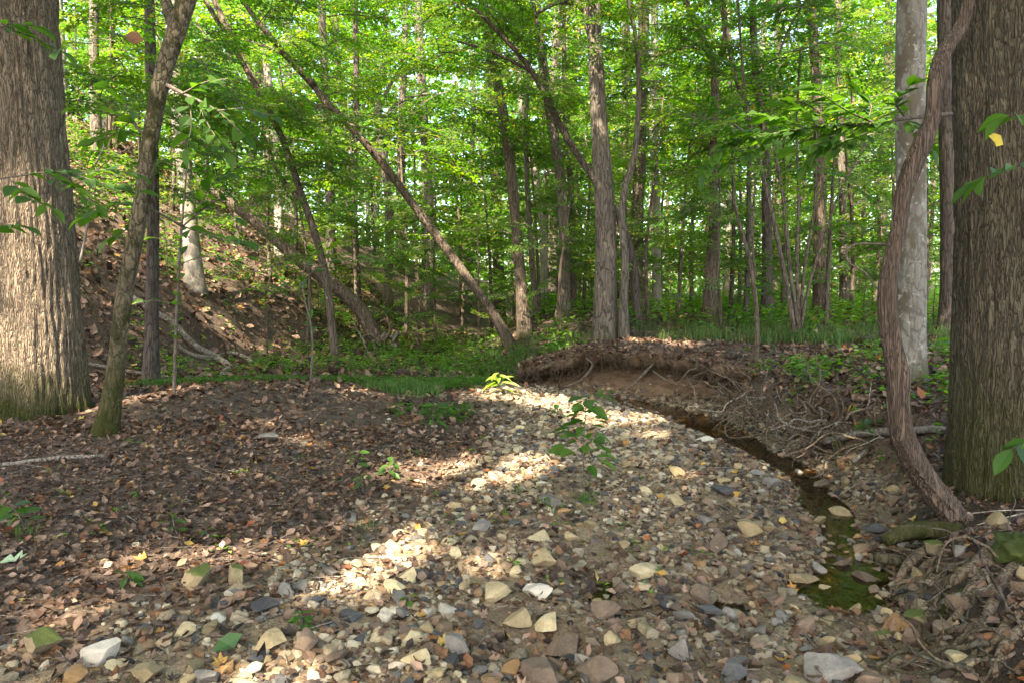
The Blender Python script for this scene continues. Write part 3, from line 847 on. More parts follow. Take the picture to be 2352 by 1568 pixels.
tree('tree', [(1762, 728, 34), (1763, 620, 25), (1760, 450, 22), (1758, 300, 20), (1740, 200, 18), (1730, 60, 16), (1728, -20, 15)], 'black straight trunk on the grassy flat', M_DARK, Y=16, height_m=15, crown=can(), crown_z=9)
tree('tree', [(1888, 722, 40), (1882, 600, 31), (1884, 450, 28), (1882, 350, 26), (1876, 200, 24), (1868, 80, 22), (1862, -20, 21)], 'brown trunk with peeling pale top on the grassy flat', M_PALE if False else M_BROWN, Y=16.5, height_m=15, crown=can(), crown_z=9)
tree('tree', [(1942, 705, 24), (1938, 600, 20), (1936, 480, 18), (1930, 300, 17), (1925, -20, 15)], 'slim brown trunk in the gap left of the blotched pale trunk', M_GREY, Y=20, height_m=15, crown=can(), crown_z=9)
tree('tree', [(2084, 895, 96), (2088, 820, 76), (2092, 700, 72), (2094, 560, 70), (2092, 400, 70), (2090, 250, 70), (2092, 120, 70), (2095, -20, 70)], 'blotched pale trunk standing behind the vine', M_PALE, Y=7.25, height_m=13, segs=40, flare=.18, rough=.06, crown=canopy_for(304, (3.9, 7.3, 8), 90, 3.8, 0, 7), crown_z=8)
tree('tree', [(2182, 705, 50), (2180, 600, 43), (2178, 450, 40), (2174, 300, 38), (2170, -20, 36)], 'black and white trunk seen between the vine and the right edge trunk', M_DARK, Y=12.5, height_m=14, crown=can(), crown_z=9)
tree('tree', [(2205, 705, 14), (2200, 560, 12), (2195, 300, 11), (2190, -20, 10)], 'thin straight stem beside the black and white trunk', M_GREY, Y=14, height_m=11)
tree('tree', [(545, 420, 16), (535, 260, 14), (528, 100, 13), (525, -20, 12)], 'dark thin trunk on the upper hillside left of the bent trunk', M_DARK, Y=20, height_m=12, crown=can(), crown_z=7)
tree('tree', [(640, 420, 22), (628, 280, 19), (612, 150, 17), (600, 20, 16), (597, -20, 15)], 'pale sunlit trunk on the upper hillside behind the bent trunk', M_BEECH, Y=21, height_m=13, crown=can(), crown_z=8)
def foliage_on(tb, x, y, Y, s, k):
    c = link('crown', HIGH[k % 4], tb[0], px(x, y, Y) - tb[1] - np.array([0, 0, 3.6 * s]))
    c.scale = (s, s, s); c.rotation_euler = (0, 0, k * 1.3)
for k, (x, y, s_) in enumerate(((1120, 110, .8), (1230, 60, .8), (1040, 60, .7), (1180, 200, .6))): foliage_on(LEAN, x, y, 13.2, s_, k)
for k, (x, y, s_) in enumerate(((1440, 130, .7), (1500, 60, .8), (1560, 180, .7))): foliage_on(CROOK, x, y, 12.4, s_, k + 2)
for k, (x, y, s_) in enumerate(((320, 330, .7), (250, 290, .7), (420, 400, .7), (280, 180, .8), (430, 250, .7))): foliage_on(DARKT, x, y, 10.6 - .3 * k, s_, k)
for k, (x, y, s_) in enumerate(((500, 330, .9), (560, 430, .8), (510, 200, .9), (420, 150, .9))): foliage_on(PALET, x, y, 15.0 - .4 * k, s_, k + 1)
for k, (x, y, s_) in enumerate(((640, 430, .8), (720, 500, .7), (600, 290, .8), (690, 330, .8), (640, 150, .9))): foliage_on(BENT, x, y, 14.0 - .3 * k, s_, k + 2)
# clump of stems on the grassy flat, each a stem of one plant
ct, cb = tree('tree', [(1832, 762, 13), (1800, 620, 11), (1770, 480, 10), (1745, 375, 9), (1720, 270, 7)], 'many stemmed clump of slim trunks rising from the grass', M_BROWN, Y=11.5, height_m=7, flare=.1,
     limbs=[[(1834, 758, 10, 0), (1812, 600, 9, .2), (1798, 450, 8, .3), (1784, 370, 7, .4), (1770, 200, 6, .5)], [(1836, 758, 9, 0), (1830, 600, 8, .3), (1834, 450, 7, .5), (1830, 300, 6, .6), (1838, 120, 5, .7)],
            [(1838, 758, 8, 0), (1862, 640, 7, .1), (1895, 540, 6, .2), (1930, 440, 5, .3), (1990, 330, 4, .3)], [(1836, 758, 9, 0), (1850, 600, 7, .4), (1870, 480, 6, .6), (1875, 300, 5, .8)]], crown=UNDER[1], crown_z=1.6, crown_s=1.1)
tree('sapling', [(1736, 830, 12), (1738, 720, 10), (1722, 600, 9), (1690, 480, 7), (1680, 380, 5)], 'bare lower stem of a sapling at the edge of the grassy bank', M_BROWN, Y=9.3, limbs=[[(1735, 640, 6, 0), (1728, 540, 5, .2), (1735, 420, 4, .4)]], crown=UNDER[3], crown_z=1.5, crown_s=.45, flare=.05)

# added leaf sprays, placed along sun rays to shade the stream bed
BEHIND = ((-8.5, -8.5, 9, 4.4), (-3.6, -10.5, 9, 4.4), (1.8, -9.5, 9, 4.4), (-9.0, -3.0, 9, 4.4), (-4.0, -4.5, 10, 4.2), (3.4, -4.0, 10, 4.0), (-10.5, 2.5, 10, 4.2), (6.0, -8.0, 9, 4.4), (6.5, -1.0, 10, 4.0))
SHADE = {}
shr = np.random.default_rng(15)
for q_ in range(1500):
    g = np.array([shr.uniform(-7.5, 6.0), shr.uniform(1.5, 14.5), shr.choice([.1, .1, 1.5, 3.5])])
    c = g + S * shr.uniform(9.0, 16.0) / S[2]
    s_ = shr.uniform(1.1, 1.9)
    az_ = shr.uniform(0, 6.28)
    mid_ = c + np.array([math.cos(az_), math.sin(az_), 0]) * s_ * .5
    if in_gap(mid_, .05): continue
    kk = int(np.argmin([(c[0] - B[0]) ** 2 + (c[1] - B[1]) ** 2 for B in BEHIND]))
    SHADE.setdefault(kk, []).append((c, az_, shr.normal(.1, .2), shr.normal(0, .2), s_))
for k, (x, y) in enumerate(((560, 60), (640, 40), (700, 110), (780, 70), (860, 130), (930, 60), (1000, 140), (1060, 60), (1150, 130), (1240, 110), (1320, 150), (1330, 40), (1440, 60), (1500, 150), (1560, 70), (1640, 150), (1690, 60), (1760, 140), (1830, 70), (1900, 150), (1960, 60), (2020, 130), (2140, 90), (1120, 260), (1250, 250), (1480, 260), (1600, 270), (1010, 250))):
    tx, tY, tt, tb_ = min((r_ for r_ in REG if 14 < r_[1] < 26), key=lambda r_: abs(r_[0] - x))
    foliage_on((tt, tb_), x, y, tY + (k % 3 - 1) * .8, .85 + .1 * (k % 4), k)
# unseen trees added beside and behind the camera so their crowns shade the stream bed
for k, (x, y, z0, rad) in enumerate(BEHIND):
    gz = h1(x, y)
    b = np.array([x, y, gz])
    t = thing('tree', b, 'unseen tree added beside the camera to shade the stream bed', 'tree', 'unseen trees added for shade')
    link('trunk', tube_mesh('trunk', [tube(np.array([(0, 0, -.2, .3), (.1, 0, 3, .24), (.1, .1, 8, .2), (0, 0, z0 + 5, .08)]), 24, 10, .3, .4, 5, .1, k)], M_GREY), t)
    link('crown', canopy_for(310 + k, (x, y, gz + z0), 60, rad, 0, 7.5, more=SHADE.get(k, [])), t, (0, 0, z0))

# saplings of the understory
def sapling(x, y, hgt, label, group, mesh=None, lean=(0, 0), bark=None, name='sapling', cat='sapling'):
    gz = h1(x, y)
    b = np.array([x, y, gz])
    t = thing(name, b, label, cat, group)
    r = .012 + hgt * .0055
    k = random.randrange(1000)
    P = np.array([(0, 0, -.1, r * 1.3), (random.uniform(-.1, .1), random.uniform(-.1, .1), hgt * .35, r), (lean[0] * .5, lean[1] * .5, hgt * .7, r * .6), (lean[0], lean[1], hgt, r * .2)])
    link('trunk', tube_mesh('trunk', [tube(P, 14, 6, .1, .2, 5, .1, k)], bark or M_BROWN), t)
    me = mesh or UNDER[random.randrange(len(UNDER))]
    c = link('crown', me, t, (lean[0] * .3, lean[1] * .3, 0))
    s = hgt / 4.6
    c.scale = (s * random.uniform(.9, 1.2), s * random.uniform(.9, 1.2), s)
    c.rotation_euler = (0, 0, random.uniform(0, 6.28))
    return t

ps = np.random.default_rng(77)
# (picture column, distance, height): each leafy understory tree the photograph shows as a green mass
US = [(620, 19, 5.5), (260, 21, 5), (700, 17, 5.0), (820, 20, 6.0), (930, 21, 6.5), (1000, 19, 4.5), (1060, 23, 7.0), (960, 17.5, 2.8),
      (1130, 20, 6.5), (1250, 23, 7.0), (1340, 20, 6.0), (1330, 26, 8), (1440, 22, 7.0), (1560, 17, 5.5), (1590, 21, 6.5), (1520, 25, 8), (1680, 18, 6.0), (1700, 23, 7.5), (1800, 19, 6.0), (1840, 24, 8.0), (1960, 17, 5.5),
      (2010, 21, 7.0), (2060, 15, 5.0), (2130, 18, 6.0), (2230, 16, 5.5), (2130, 25, 8), (1950, 27, 8.5), (1180, 28, 8.5), (1060, 30, 8.5), (960, 28, 8.0), (1420, 30, 9), (1620, 29, 9), (1770, 30, 9), (770, 25, 7.0), (400, 19, 5),
      (330, 22, 5), (200, 24, 5.5), (680, 22, 6), (480, 24, 6.0), (600, 27, 7), (1490, 15.5, 4.2), (1660, 13.5, 3.6), (1900, 13.2, 4.0), (1290, 14.5, 3.2), (1100, 18, 3.4), (860, 30, 8), (1240, 18, 4.8), (1390, 17, 4.6), (2290, 21, 7), (2330, 14, 5)]
MARKS = [(90, 'the massive left trunk'), (300, 'the crooked mossy trunk'), (440, 'the pale smooth hillside trunk'), (640, 'the bent leaning trunk'), (760, 'the toppled trunk'), (890, 'the forked grey trunk'), (1010, 'the long bare leaning trunk'), (1190, 'the slender pale-footed trunk'),
         (1292, 'the curving grey trunk'), (1390, 'the tallest trunk'), (1505, 'the straight pale trunk'), (1636, 'the dark mottled trunk'), (1762, 'the black straight trunk'), (1840, 'the many stemmed clump'), (1940, 'the slim brown trunk'), (2090, 'the blotched pale trunk'), (2270, 'the right edge trunk')]
SEEN = {}
def spot_label(kind, x, Y, hg):
    mx, mn_ = min(MARKS, key=lambda m_: abs(m_[0] - x))
    side = 'behind' if abs(mx - x) < 30 else ('left of' if x < mx else 'right of')
    lab = '%s %s %s' % (kind, side, mn_)
    for add in ('', ', farther back', ', farthest back', ', standing nearer', ', standing low', ', standing tall'):
        if lab + add not in SEEN:
            SEEN[lab + add] = 1
            return lab + add
    return lab
for k, (x, Y, hg) in enumerate(sorted(US, key=lambda u: u[1])):
    q = px(x, 600, Y)
    kind = 'tall leafy young tree with layered sprays' if hg > 6.2 else ('slim leafy sapling with layered sprays' if hg > 4.4 else 'small leafy sapling with layered sprays')
    sapling(q[0], Y, hg * ps.uniform(.9, 1.1), spot_label(kind, x, Y, hg), 'leafy young trees of the understory', lean=(ps.uniform(-.5, .5), ps.uniform(-.4, .4)))
SH = [(610, 13.5, 1.5), (730, 19, 1.8), (860, 19, 1.6), (940, 22, 1.7), (1000, 24, 1.8), (1260, 13.4, .8), (1320, 13.2, .7),
      (1480, 16.5, 1.3), (1560, 14.5, 1.1), (1620, 19, 1.6), (1700, 20, 1.7), (1820, 18, 1.5), (1990, 15, 1.3), (2150, 13, 1.1), (1910, 22, 1.8), (1150, 24, 1.9), (1360, 25, 1.9), (1250, 20, 1.5), (380, 15, 1.4), (1540, 22, 1.6), (2240, 10, .8), (1070, 21, 1.5)]
for k, (x, Y, hg) in enumerate(sorted(SH, key=lambda u: u[1])):
    q = px(x, 600, Y)
    sapling(q[0], Y, hg * 3.06, spot_label('low leafy shrub', x, Y, hg), 'low leafy shrubs', SHRUB[k % 4], name='shrub', cat='shrub').scale = (.33 * 1.0, .33, .33)

YEL = crown_mesh('shrub_crown', crown_places(CR, 14, .25, 1.5, .85, .7, 'layer'), CR, yellow=.55)
q = px(1632, 600, 14.4)
sapling(q[0], 14.4, 2.9, 'small yellowing shrub at the foot of the dark mottled trunk', 'low leafy shrubs', YEL, name='shrub', cat='shrub').scale = (.36, .36, .36)
# the distant wood
k = 0
for Y in (29, 33, 37, 42, 48, 55):
    half = Y * .74
    nx = int(half * 2 / (3.6 + Y * .03))
    for i in range(nx):
        x = -half + (i + ps.uniform(.1, .9)) * 2 * half / nx
        y = Y + ps.uniform(-2, 2)
        gz = h1(x, y)
        b = np.array([x, y, gz])
        t = thing('tree', b, 'one of the many slim trees of the distant wood', 'tree', K_FAR)
        r = ps.uniform(.1, .24)
        Pt = np.array([(0, 0, -.2, r * 1.2), (ps.uniform(-.2, .2), 0, 5, r), (ps.uniform(-.5, .5), 0, 11, r * .7), (ps.uniform(-.6, .6), 0, 17, r * .2)])
        link('trunk', tube_mesh('trunk', [tube(Pt, 12, 7, .2, .4, 5, .06, k)], (M_GREY, M_BROWN, M_BEECH, M_GREY)[k % 4]), t)
        c = link('crown', FAR[k % 5], t, (0, 0, 0))
        s = ps.uniform(.85, 1.15)
        c.scale = (s, s, s * ps.uniform(.85, 1.1))
        c.rotation_euler = (0, 0, ps.uniform(0, 6.28))
        k += 1

# everything beyond reads as one mass of leaves
fr = np.random.default_rng(9)
n = 70000
ang = fr.uniform(-.78, .78, n)
rr = fr.uniform(60, 95, n)
P = np.stack([rr * np.tan(ang) * .8, rr, np.zeros(n)], -1)
P[:, 2] = height(P[:, 0], P[:, 1]) + fr.uniform(0, 1, n) ** 1.15 * 27
V, F, idx = leaves_geo(P, fr.normal(0, 1, (n, 3)), np.stack([fr.normal(0, .6, n), fr.normal(0, .6, n), np.ones(n)], -1), fr.uniform(.35, .75, n), fr.uniform(.25, .5, n), LEAF_LO)
link('distant_woods', mesh_np('distant_woods', V, F, M_LEAF, (GREENS[fr.integers(0, 6, n)] * fr.uniform(.8, 1.3, (n, 1)))[idx], smooth=False), kind='stuff', label='hazy green mass of far woods beyond the trees', cat='woods')

# ------------------------------------------------------------------ stones
import bmesh
def ico(sub):
    bm = bmesh.new()
    bmesh.ops.create_icosphere(bm, subdivisions=sub, radius=1.0)
    V = np.array([v.co[:] for v in bm.verts]); F = np.array([[v.index for v in f.verts] for f in bm.faces])
    bm.free()
    return V, F
ICO = {s: ico(s) for s in (1, 2, 3, 4)}

def stone_geo(seed, sub=3, planes=9, cut=(.3, .64), rough=.06):
    rng = np.random.default_rng(seed)
    V, F = ICO[sub][0].copy(), ICO[sub][1]
    V = V * (1 + .35 * fbm(V[:, 0] * 1.2, V[:, 1] * 1.2, V[:, 2] * 1.2 + seed * 3.7, seed)[:, None])
    for k in range(planes):
        n = unit(rng.normal(0, 1, 3)); c = rng.uniform(*cut)
        d = V @ n - c
        V = V - np.maximum(d, 0)[:, None] * n[None] * .94
    V = V * (1 + rough * fbm(V[:, 0] * 4, V[:, 1] * 4, V[:, 2] * 4 + seed, seed + 3)[:, None])
    V -= (V.max(0) + V.min(0)) / 2
    V /= np.abs(V).max(0)
    return V, F

ST_BIG = [stone_geo(400 + k, 4, 11 + k % 5) for k in range(9)]
ST_MID = [stone_geo(430 + k, 3, 12 + k % 6) for k in range(14)]
_cache = {}
def stone_mesh(kind, k, c):
    key = (kind, k, c)
    if key not in _cache:
        V, F = (ST_BIG if kind == 'big' else ST_MID)[k]
        _cache[key] = mesh_np('stone', V, F, STONES[c], smooth=True)
        try:
            _cache[key].set_sharp_from_angle(angle=math.radians(24))
        except Exception:
            pass
    return _cache[key]

srng = np.random.default_rng(21)
placed = []       # x, y, radius of stones already lying there
def put_stone(o, x, y, w, d, hh, sink=.35, tilt=.18, rz=None):
    z = max(h1(x, y), WATER_Z - .03)
    o.location = (x, y, z + hh * (1 - sink * 2) * .9)
    o.rotation_euler = (srng.normal(0, tilt), srng.normal(0, tilt), srng.uniform(0, 6.28) if rz is None else rz)
    o.scale = (w, d, hh)
    placed.append((x, y, max(w, d)))

# the stones one can single out: picture x, y, width, height, colour, label
HERO = [
    (1143, 1362, 66, 58, 'cream', 'pale cream block stone near the middle of the gravel, left of its squarish twin'), (1237, 1356, 64, 46, 'white', 'squarish whitish stone right of the pale cream block stone'),
    (1186, 1418, 76, 58, 'tan', 'broad tan stone just below the pale cream block stone'), (1254, 1432, 62, 44, 'cream', 'rounded pale stone right of the broad tan stone at the puddle edge'),
    (1480, 1312, 78, 40, 'cream', 'pale wedge shaped stone standing in the shallow puddle'), (1633, 1404, 56, 38, 'slate', 'blue black slate stone on the gravel right of the puddle'),
    (1842, 1335, 74, 36, 'tan', 'long tan stone at the left edge of the pool'), (1240, 1548, 108, 70, 'brown', 'brown boulder at the bottom edge near the middle'),
    (1372, 1545, 104, 84, 'brown', 'large rough brown boulder at the bottom edge, right of another'), (1912, 1540, 140, 66, 'grey', 'largest grey brown boulder at the bottom edge towards the right'),
    (1052, 1484, 74, 58, 'grey', 'angular grey stone with ochre underside near the bottom middle'), (958, 1512, 76, 54, 'cream', 'flat topped cream stone left of the angular grey stone'),
    (1292, 1486, 90, 64, 'brown', 'dull brown slab above the bottom boulders'), (455, 1330, 74, 68, 'mossy', 'mossy cube shaped stone on the lower left leaf litter'),
    (100, 1476, 86, 72, 'mossy', 'mossy tan boulder in the lower left corner'), (236, 1500, 92, 66, 'white', 'white angular slab in the lower left corner'),
    (545, 1322, 54, 54, 'mossy', 'olive upright stone right of the mossy cube stone'), (600, 1392, 96, 40, 'slate', 'dark flat slab on the lower left gravel'),
    (432, 1446, 54, 44, 'cream', 'cream stone between the white slab and the dark slab'), (1722, 1215, 66, 50, 'tan', 'big tan stone high on the gravel bar towards the stream'),
    (1884, 1112, 56, 30, 'brown', 'brown stone sitting in the stream below the tangled roots'), (2056, 1432, 66, 40, 'ochre', 'orange brown boulder at the lower edge of the pool'),
    (2092, 1462, 40, 46, 'brown', 'pointed pinkish stone right of the orange brown boulder'), (1664, 1126, 58, 24, 'slate', 'flat blue slate on the upper gravel bar'),
    (1772, 1108, 44, 32, 'grey', 'greenish grey stone at the top edge of the gravel bar'), (806, 1190, 40, 24, 'slate', 'small blue grey stone among the leaves left of the sunlit patch'),
    (612, 1002, 66, 26, 'grey', 'half buried grey stone on the leafy mound'), (1392, 1400, 78, 48, 'brown', 'brown stone wet at its foot in the puddle'),
    (1265, 1150, 64, 34, 'grey', 'flat grey stone left of the small seedling'), (1235, 1232, 58, 40, 'cream', 'cream stone in a cluster above the middle of the gravel'),
    (620, 1470, 76, 56, 'tan', 'tan stone beside the green fallen leaf at lower left'), (700, 1480, 60, 60, 'brown', 'brown angular stone below the grass tuft'),
    (340, 1545, 70, 50, 'tan', 'tan stone at the bottom edge right of the white slab'), (480, 1555, 74, 40, 'grey', 'grey stone at the bottom edge left of the middle'),
    (1930, 1188, 54, 34, 'tan', 'tan stone on the shallow riffle in the stream'), (2010, 1215, 60, 32, 'slate', 'dark wet stone on the shallow riffle before the roots'),
    (1985, 1262, 52, 30, 'brown', 'brown wet stone at the upper end of the pool'), (2205, 1525, 60, 50, 'cream', 'pale stone in the lower right corner below the roots'),
    (1560, 1490, 50, 70, 'grey', 'narrow grey stone standing on edge at bottom right of the puddle'), (1680, 1545, 70, 56, 'slate', 'dark slate stone at the bottom edge right of the brown boulders'),
    (1105, 1210, 50, 34, 'grey', 'dull grey stone above the middle of the gravel'), (905, 1350, 56, 40, 'cream', 'pale stone in the sunlit sand left of the middle'),
    (1430, 1010, 40, 26, 'cream', 'cream stone on the gravel behind the small seedling'), (1555, 1085, 44, 30, 'tan', 'tan stone halfway up the gravel bar'), (1620, 1010, 40, 24, 'white', 'pale stone on the stream edge of the gravel bar'),
]
for k, (x, y, w, hp, c, lab) in enumerate(HERO):
    g = hit(x, y + hp * .3)
    m = g[1] / FPX
    o = link('stone', stone_mesh('big', k % 9, c), label=lab, cat='stone', group='large stones of the stream bed')
    put_stone(o, g[0], g[1], w * m * .48, w * m * .48 * srng.uniform(.7, .95), hp * m * .42 if hp < w else hp * m * .46, sink=.12, tilt=.12, rz=srng.uniform(-.5, .5))

def free_spot(x, y, r, gap=.75):
    if not placed: return True
    P = np.array(placed[-1500:])
    return not np.any((P[:, 0] - x) ** 2 + (P[:, 1] - y) ** 2 < ((P[:, 2] + r) * gap) ** 2)

PAL = ['cream', 'tan', 'tan', 'ochre', 'brown', 'cream', 'grey', 'tan', 'tan', 'brown', 'cream', 'white', 'slate', 'cream', 'tan']
cnt, tries = 0, 0
while cnt < 300 and tries < 9000:
    tries += 1
    x, y = srng.uniform(-2.6, 3.0), 2.5 + 5.2 * srng.uniform() ** 1.7
    if abs(x) > y * .72 or srng.uniform() > gravel_mask(np.array([x]), np.array([y]))[0] ** 2: continue
    if h1(x, y) < WATER_Z - .01 and srng.uniform() < .6: continue
    r = .02 + .04 * srng.uniform() ** 1.6 + .012 * (srng.uniform() > .85)
    if not free_spot(x, y, r): continue
    wet_ = float(wetness(np.array([x]), np.array([y]))[0]) > srng.uniform(.1, .9)
    o = link('stone', stone_mesh('mid', int(srng.integers(14)), ('brown', 'grey', 'tan', 'brown', 'tan', 'ochre', 'brown')[int(srng.integers(7))] if wet_ else PAL[int(srng.integers(len(PAL)))]), ground)
    put_stone(o, x, y, r, r * srng.uniform(.6, .95), r * srng.uniform(.4, .75), sink=.2, tilt=.25)
    cnt += 1

for k in range(46):
    x, y = srng.normal(1.75, .28), srng.normal(3.85, .4)
    if k > 26:
        x, y = srng.uniform(1.9, 2.7), srng.uniform(3.0, 4.3)
    r = srng.uniform(.025, .07)
    if not free_spot(x, y, r, .8): continue
    o = link('stone', stone_mesh('mid', int(srng.integers(14)), ('brown', 'grey', 'tan', 'mossy', 'brown')[int(srng.integers(5))]), ground)
    put_stone(o, x, y, r, r * srng.uniform(.6, .95), r * srng.uniform(.5, .8), sink=.15, tilt=.25)

# the rest of the gravel: too many to pick apart
def soup(geos, P, R, Sc, colr):
    Vs, Fs, Cs, o = [], [], [], 0
    for k in range(len(P)):
        V, F = geos[k % len(geos)]
        Vs.append((V * Sc[k]) @ R[k].T + P[k]); Fs.append(F + o); o += len(V)
        Cs.append(np.repeat(colr[k][None], len(V), 0))
    return np.vstack(Vs), np.vstack(Fs), np.vstack(Cs)

def rot_rand(rng, n, tilt):
    out = []
    for k in range(n):
        out.append(np.array(Matrix.Rotation(rng.uniform(0, 6.28), 3, 'Z') @ Matrix.Rotation(rng.normal(0, tilt), 3, 'X')))
    return out

PCOL = np.array([(.38, .3, .17), (.29, .215, .115), (.22, .145, .075), (.14, .095, .06), (.25, .145, .06), (.13, .12, .1), (.06, .058, .055), (.42, .35, .24), (.24, .18, .1), (.13, .09, .055), (.33, .26, .15), (.4, .33, .2), (.3, .23, .13)])
G1 = [stone_geo(500 + k, 1, 7, (.35, .7), 0) for k in range(12)]
G2 = [stone_geo(520 + k, 2, 10, (.35, .72), .03) for k in range(12)]
def gravel(n, ylo, yhi, pw, rlo, rhi, geos, seed, name, xr=(-2.8, 3.2)):
    rng = np.random.default_rng(seed)
    X = rng.uniform(xr[0], xr[1], n * 3); Yv = ylo + (yhi - ylo) * rng.uniform(0, 1, n * 3) ** pw
    m = gravel_mask(X, Yv)
    m = m * np.where(height(X, Yv) < WATER_Z - .005, .7, 1.0) * (.35 + .65 * (fbm(X * 2.3, Yv * 2.3, 0, 63) > -.12))
    ok = (rng.uniform(0, 1, n * 3) < m ** 1.5 + .02) & (np.abs(X) < Yv * .74 + .1)
    X, Yv = X[ok][:n], Yv[ok][:n]
    n = len(X)
    r = rlo + (rhi - rlo) * rng.uniform(0, 1, n) ** 2
    Z = height(X, Yv) + r * rng.uniform(-.1, .45, n)
    Sc = np.stack([r, r * rng.uniform(.6, 1, n), r * rng.uniform(.4, .75, n)], -1)
    c = PCOL[rng.integers(0, len(PCOL), n)] * rng.uniform(.65, 1.15, (n, 1))
    c = c * (1 - .4 * wetness(X, Yv))[:, None]
    c = .92 * (c * .84 + .16 * c.mean(1, keepdims=True))
    V, F, C = soup(geos, np.stack([X, Yv, Z], -1), rot_rand(rng, n, .35), Sc, c)
    link(name, mesh_np(name, V, F, M_PEBBLE, C, smooth=False), kind='stuff', label='loose small gravel covering the stream bed', cat='gravel')
gravel(3700, 2.4, 7.0, 1.4, .013, .04, G2, 31, 'gravel')
gravel(15000, 2.4, 11.5, 1.2, .007, .026, G1, 32, 'fine_gravel')
gravel(5500, 6.0, 12.5, 1.0, .018, .048, G2[:1] + G1, 33, 'far_gravel', xr=(-1.5, 3.0))

# ------------------------------------------------------------------ fallen leaves
LT = np.array([(0, 0, 0), (.3, .42, .05), (.62, .38, .16), (1, 0, .10), (.62, -.38, .02), (.3, -.42, .12), (.5, 0, -.04)])
LTF = np.array([(0, 1, 6), (1, 2, 6), (2, 3, 6), (3, 4, 6), (4, 5, 6), (5, 0, 6)])[:, ::-1]
LTL = np.array([(0, 0, 0), (.28, .5, .1), (.42, .2, .0), (.68, .42, .16), (.72, .14, .02), (1, 0, .12), (.72, -.14, .02), (.68, -.42, .05), (.42, -.2, 0), (.28, -.5, .14), (.5, 0, -.03)])
LTLF = np.array([(k, (k + 1) % 10, 10) for k in range(10)])[:, ::-1]
DEAD = np.array([(.075, .047, .031), (.1, .067, .046), (.13, .09, .066), (.055, .035, .024), (.16, .11, .076), (.035, .023, .017), (.085, .053, .032), (.115, .084, .066), (.2, .135, .09), (.27, .19, .14), (.022, .015, .011), (.06, .036, .022), (.16, .085, .045)]) * np.array([1.06, .97, .9])
BRIGHT = np.array([(.32, .15, .035), (.38, .22, .05), (.26, .095, .03), (.4, .29, .085), (.22, .065, .028)])

def normals_at(X, Y):
    e = .06
    gx_ = (height(X + e, Y) - height(X - e, Y)) / (2 * e)
    gy_ = (height(X, Y + e) - height(X, Y - e)) / (2 * e)
    return unit(np.stack([-gx_, -gy_, np.ones_like(gx_)], -1))

def litter(X, Y, size, rng, name, bright=.02, lift=.026, curl=.42):
    n = len(X)
    nn = normals_at(X, Y) + rng.normal(0, curl, (n, 3))
    D = rng.normal(0, 1, (n, 3)); D -= unit(nn) * (D * unit(nn)).sum(1, keepdims=True)
    Z = height(X, Y) + rng.uniform(.0, 1, n) ** 2 * lift
    L = size * (.45 + 1.3 * rng.uniform(0, 1, n) ** 1.6)
    c = DEAD[rng.integers(0, len(DEAD), n)] * rng.uniform(.7, 1.25, (n, 1))
    bsel = rng.uniform(0, 1, n) < bright
    c[bsel] = BRIGHT[rng.integers(0, len(BRIGHT), bsel.sum())]
    lob = rng.uniform(0, 1, n) < .2
    out = []
    for sel, tpl in ((lob, (LTL, LTLF)), (~lob, (LT, LTF))):
        V, F, idx = leaves_geo(np.stack([X, Y, Z], -1)[sel], D[sel], nn[sel], L[sel], L[sel] * rng.uniform(.55, .9, sel.sum()), tpl)
        out.append((V, F, c[sel][idx]))
    V = np.vstack([out[0][0], out[1][0]]); F = np.vstack([out[0][1], out[1][1] + len(out[0][0])])
    return link(name, mesh_np(name, V, F, M_LITTER, np.vstack([out[0][2], out[1][2]]), smooth=False), kind='stuff', label='brown dead leaves carpeting the forest floor', cat='leaf litter')

lr = np.random.default_rng(55)
def scatter(n, xlo, xhi, ylo, yhi, pw, keepf):
    X = lr.uniform(xlo, xhi, n); Y = ylo + (yhi - ylo) * lr.uniform(0, 1, n) ** pw
    ok = lr.uniform(0, 1, n) < keepf(X, Y)
    return X[ok], Y[ok]
def k_near(X, Y):
    g = gravel_mask(X, Y); w = height(X, Y) < WATER_Z - .01
    return np.where(w, .03, (1 - g) * 1.0 + g * np.where(X < .4, .55, .38)) * (np.abs(X) < Y * .76 + .3) * (1 - .9 * soil_mask(X, Y)) * (1 - .25 * (poly_sd(X, Y, BANK) > 0) * (poly_sd(X, Y, BANK) < .8) * (Y < 4.6))
X, Y = scatter(50000, -6.8, 3.4, 2.3, 7.0, 1.15, k_near); litter(X, Y, .042, lr, 'leaf_litter')
X, Y = scatter(27000, -8.5, 7.5, 6.5, 13.0, 1.0, k_near); litter(X, Y, .062, lr, 'leaf_litter_bank', lift=.03)
X, Y = scatter(7000, 2.6, 7.0, 5.0, 9.9, 1.0, lambda X, Y: (poly_sd(X, Y, BANK) > .12) * 1.0); litter(X, Y, .075, lr, 'leaf_litter_slope', lift=.05)
def k_far(X, Y):
    return (np.abs(X) < Y * .76) * np.where(X < -1.5, 1.0, .5) * (1 - gravel_mask(X, Y) * .8)
X, Y = scatter(21000, -15, -1.5, 11, 25, 1.0, k_far); litter(X, Y, .13, lr, 'leaf_litter_hillside', lift=.05)
X, Y = scatter(9000, -1.5, 11, 12.5, 22, 1.1, k_far); litter(X, Y, .12, lr, 'leaf_litter_flat', lift=.05)

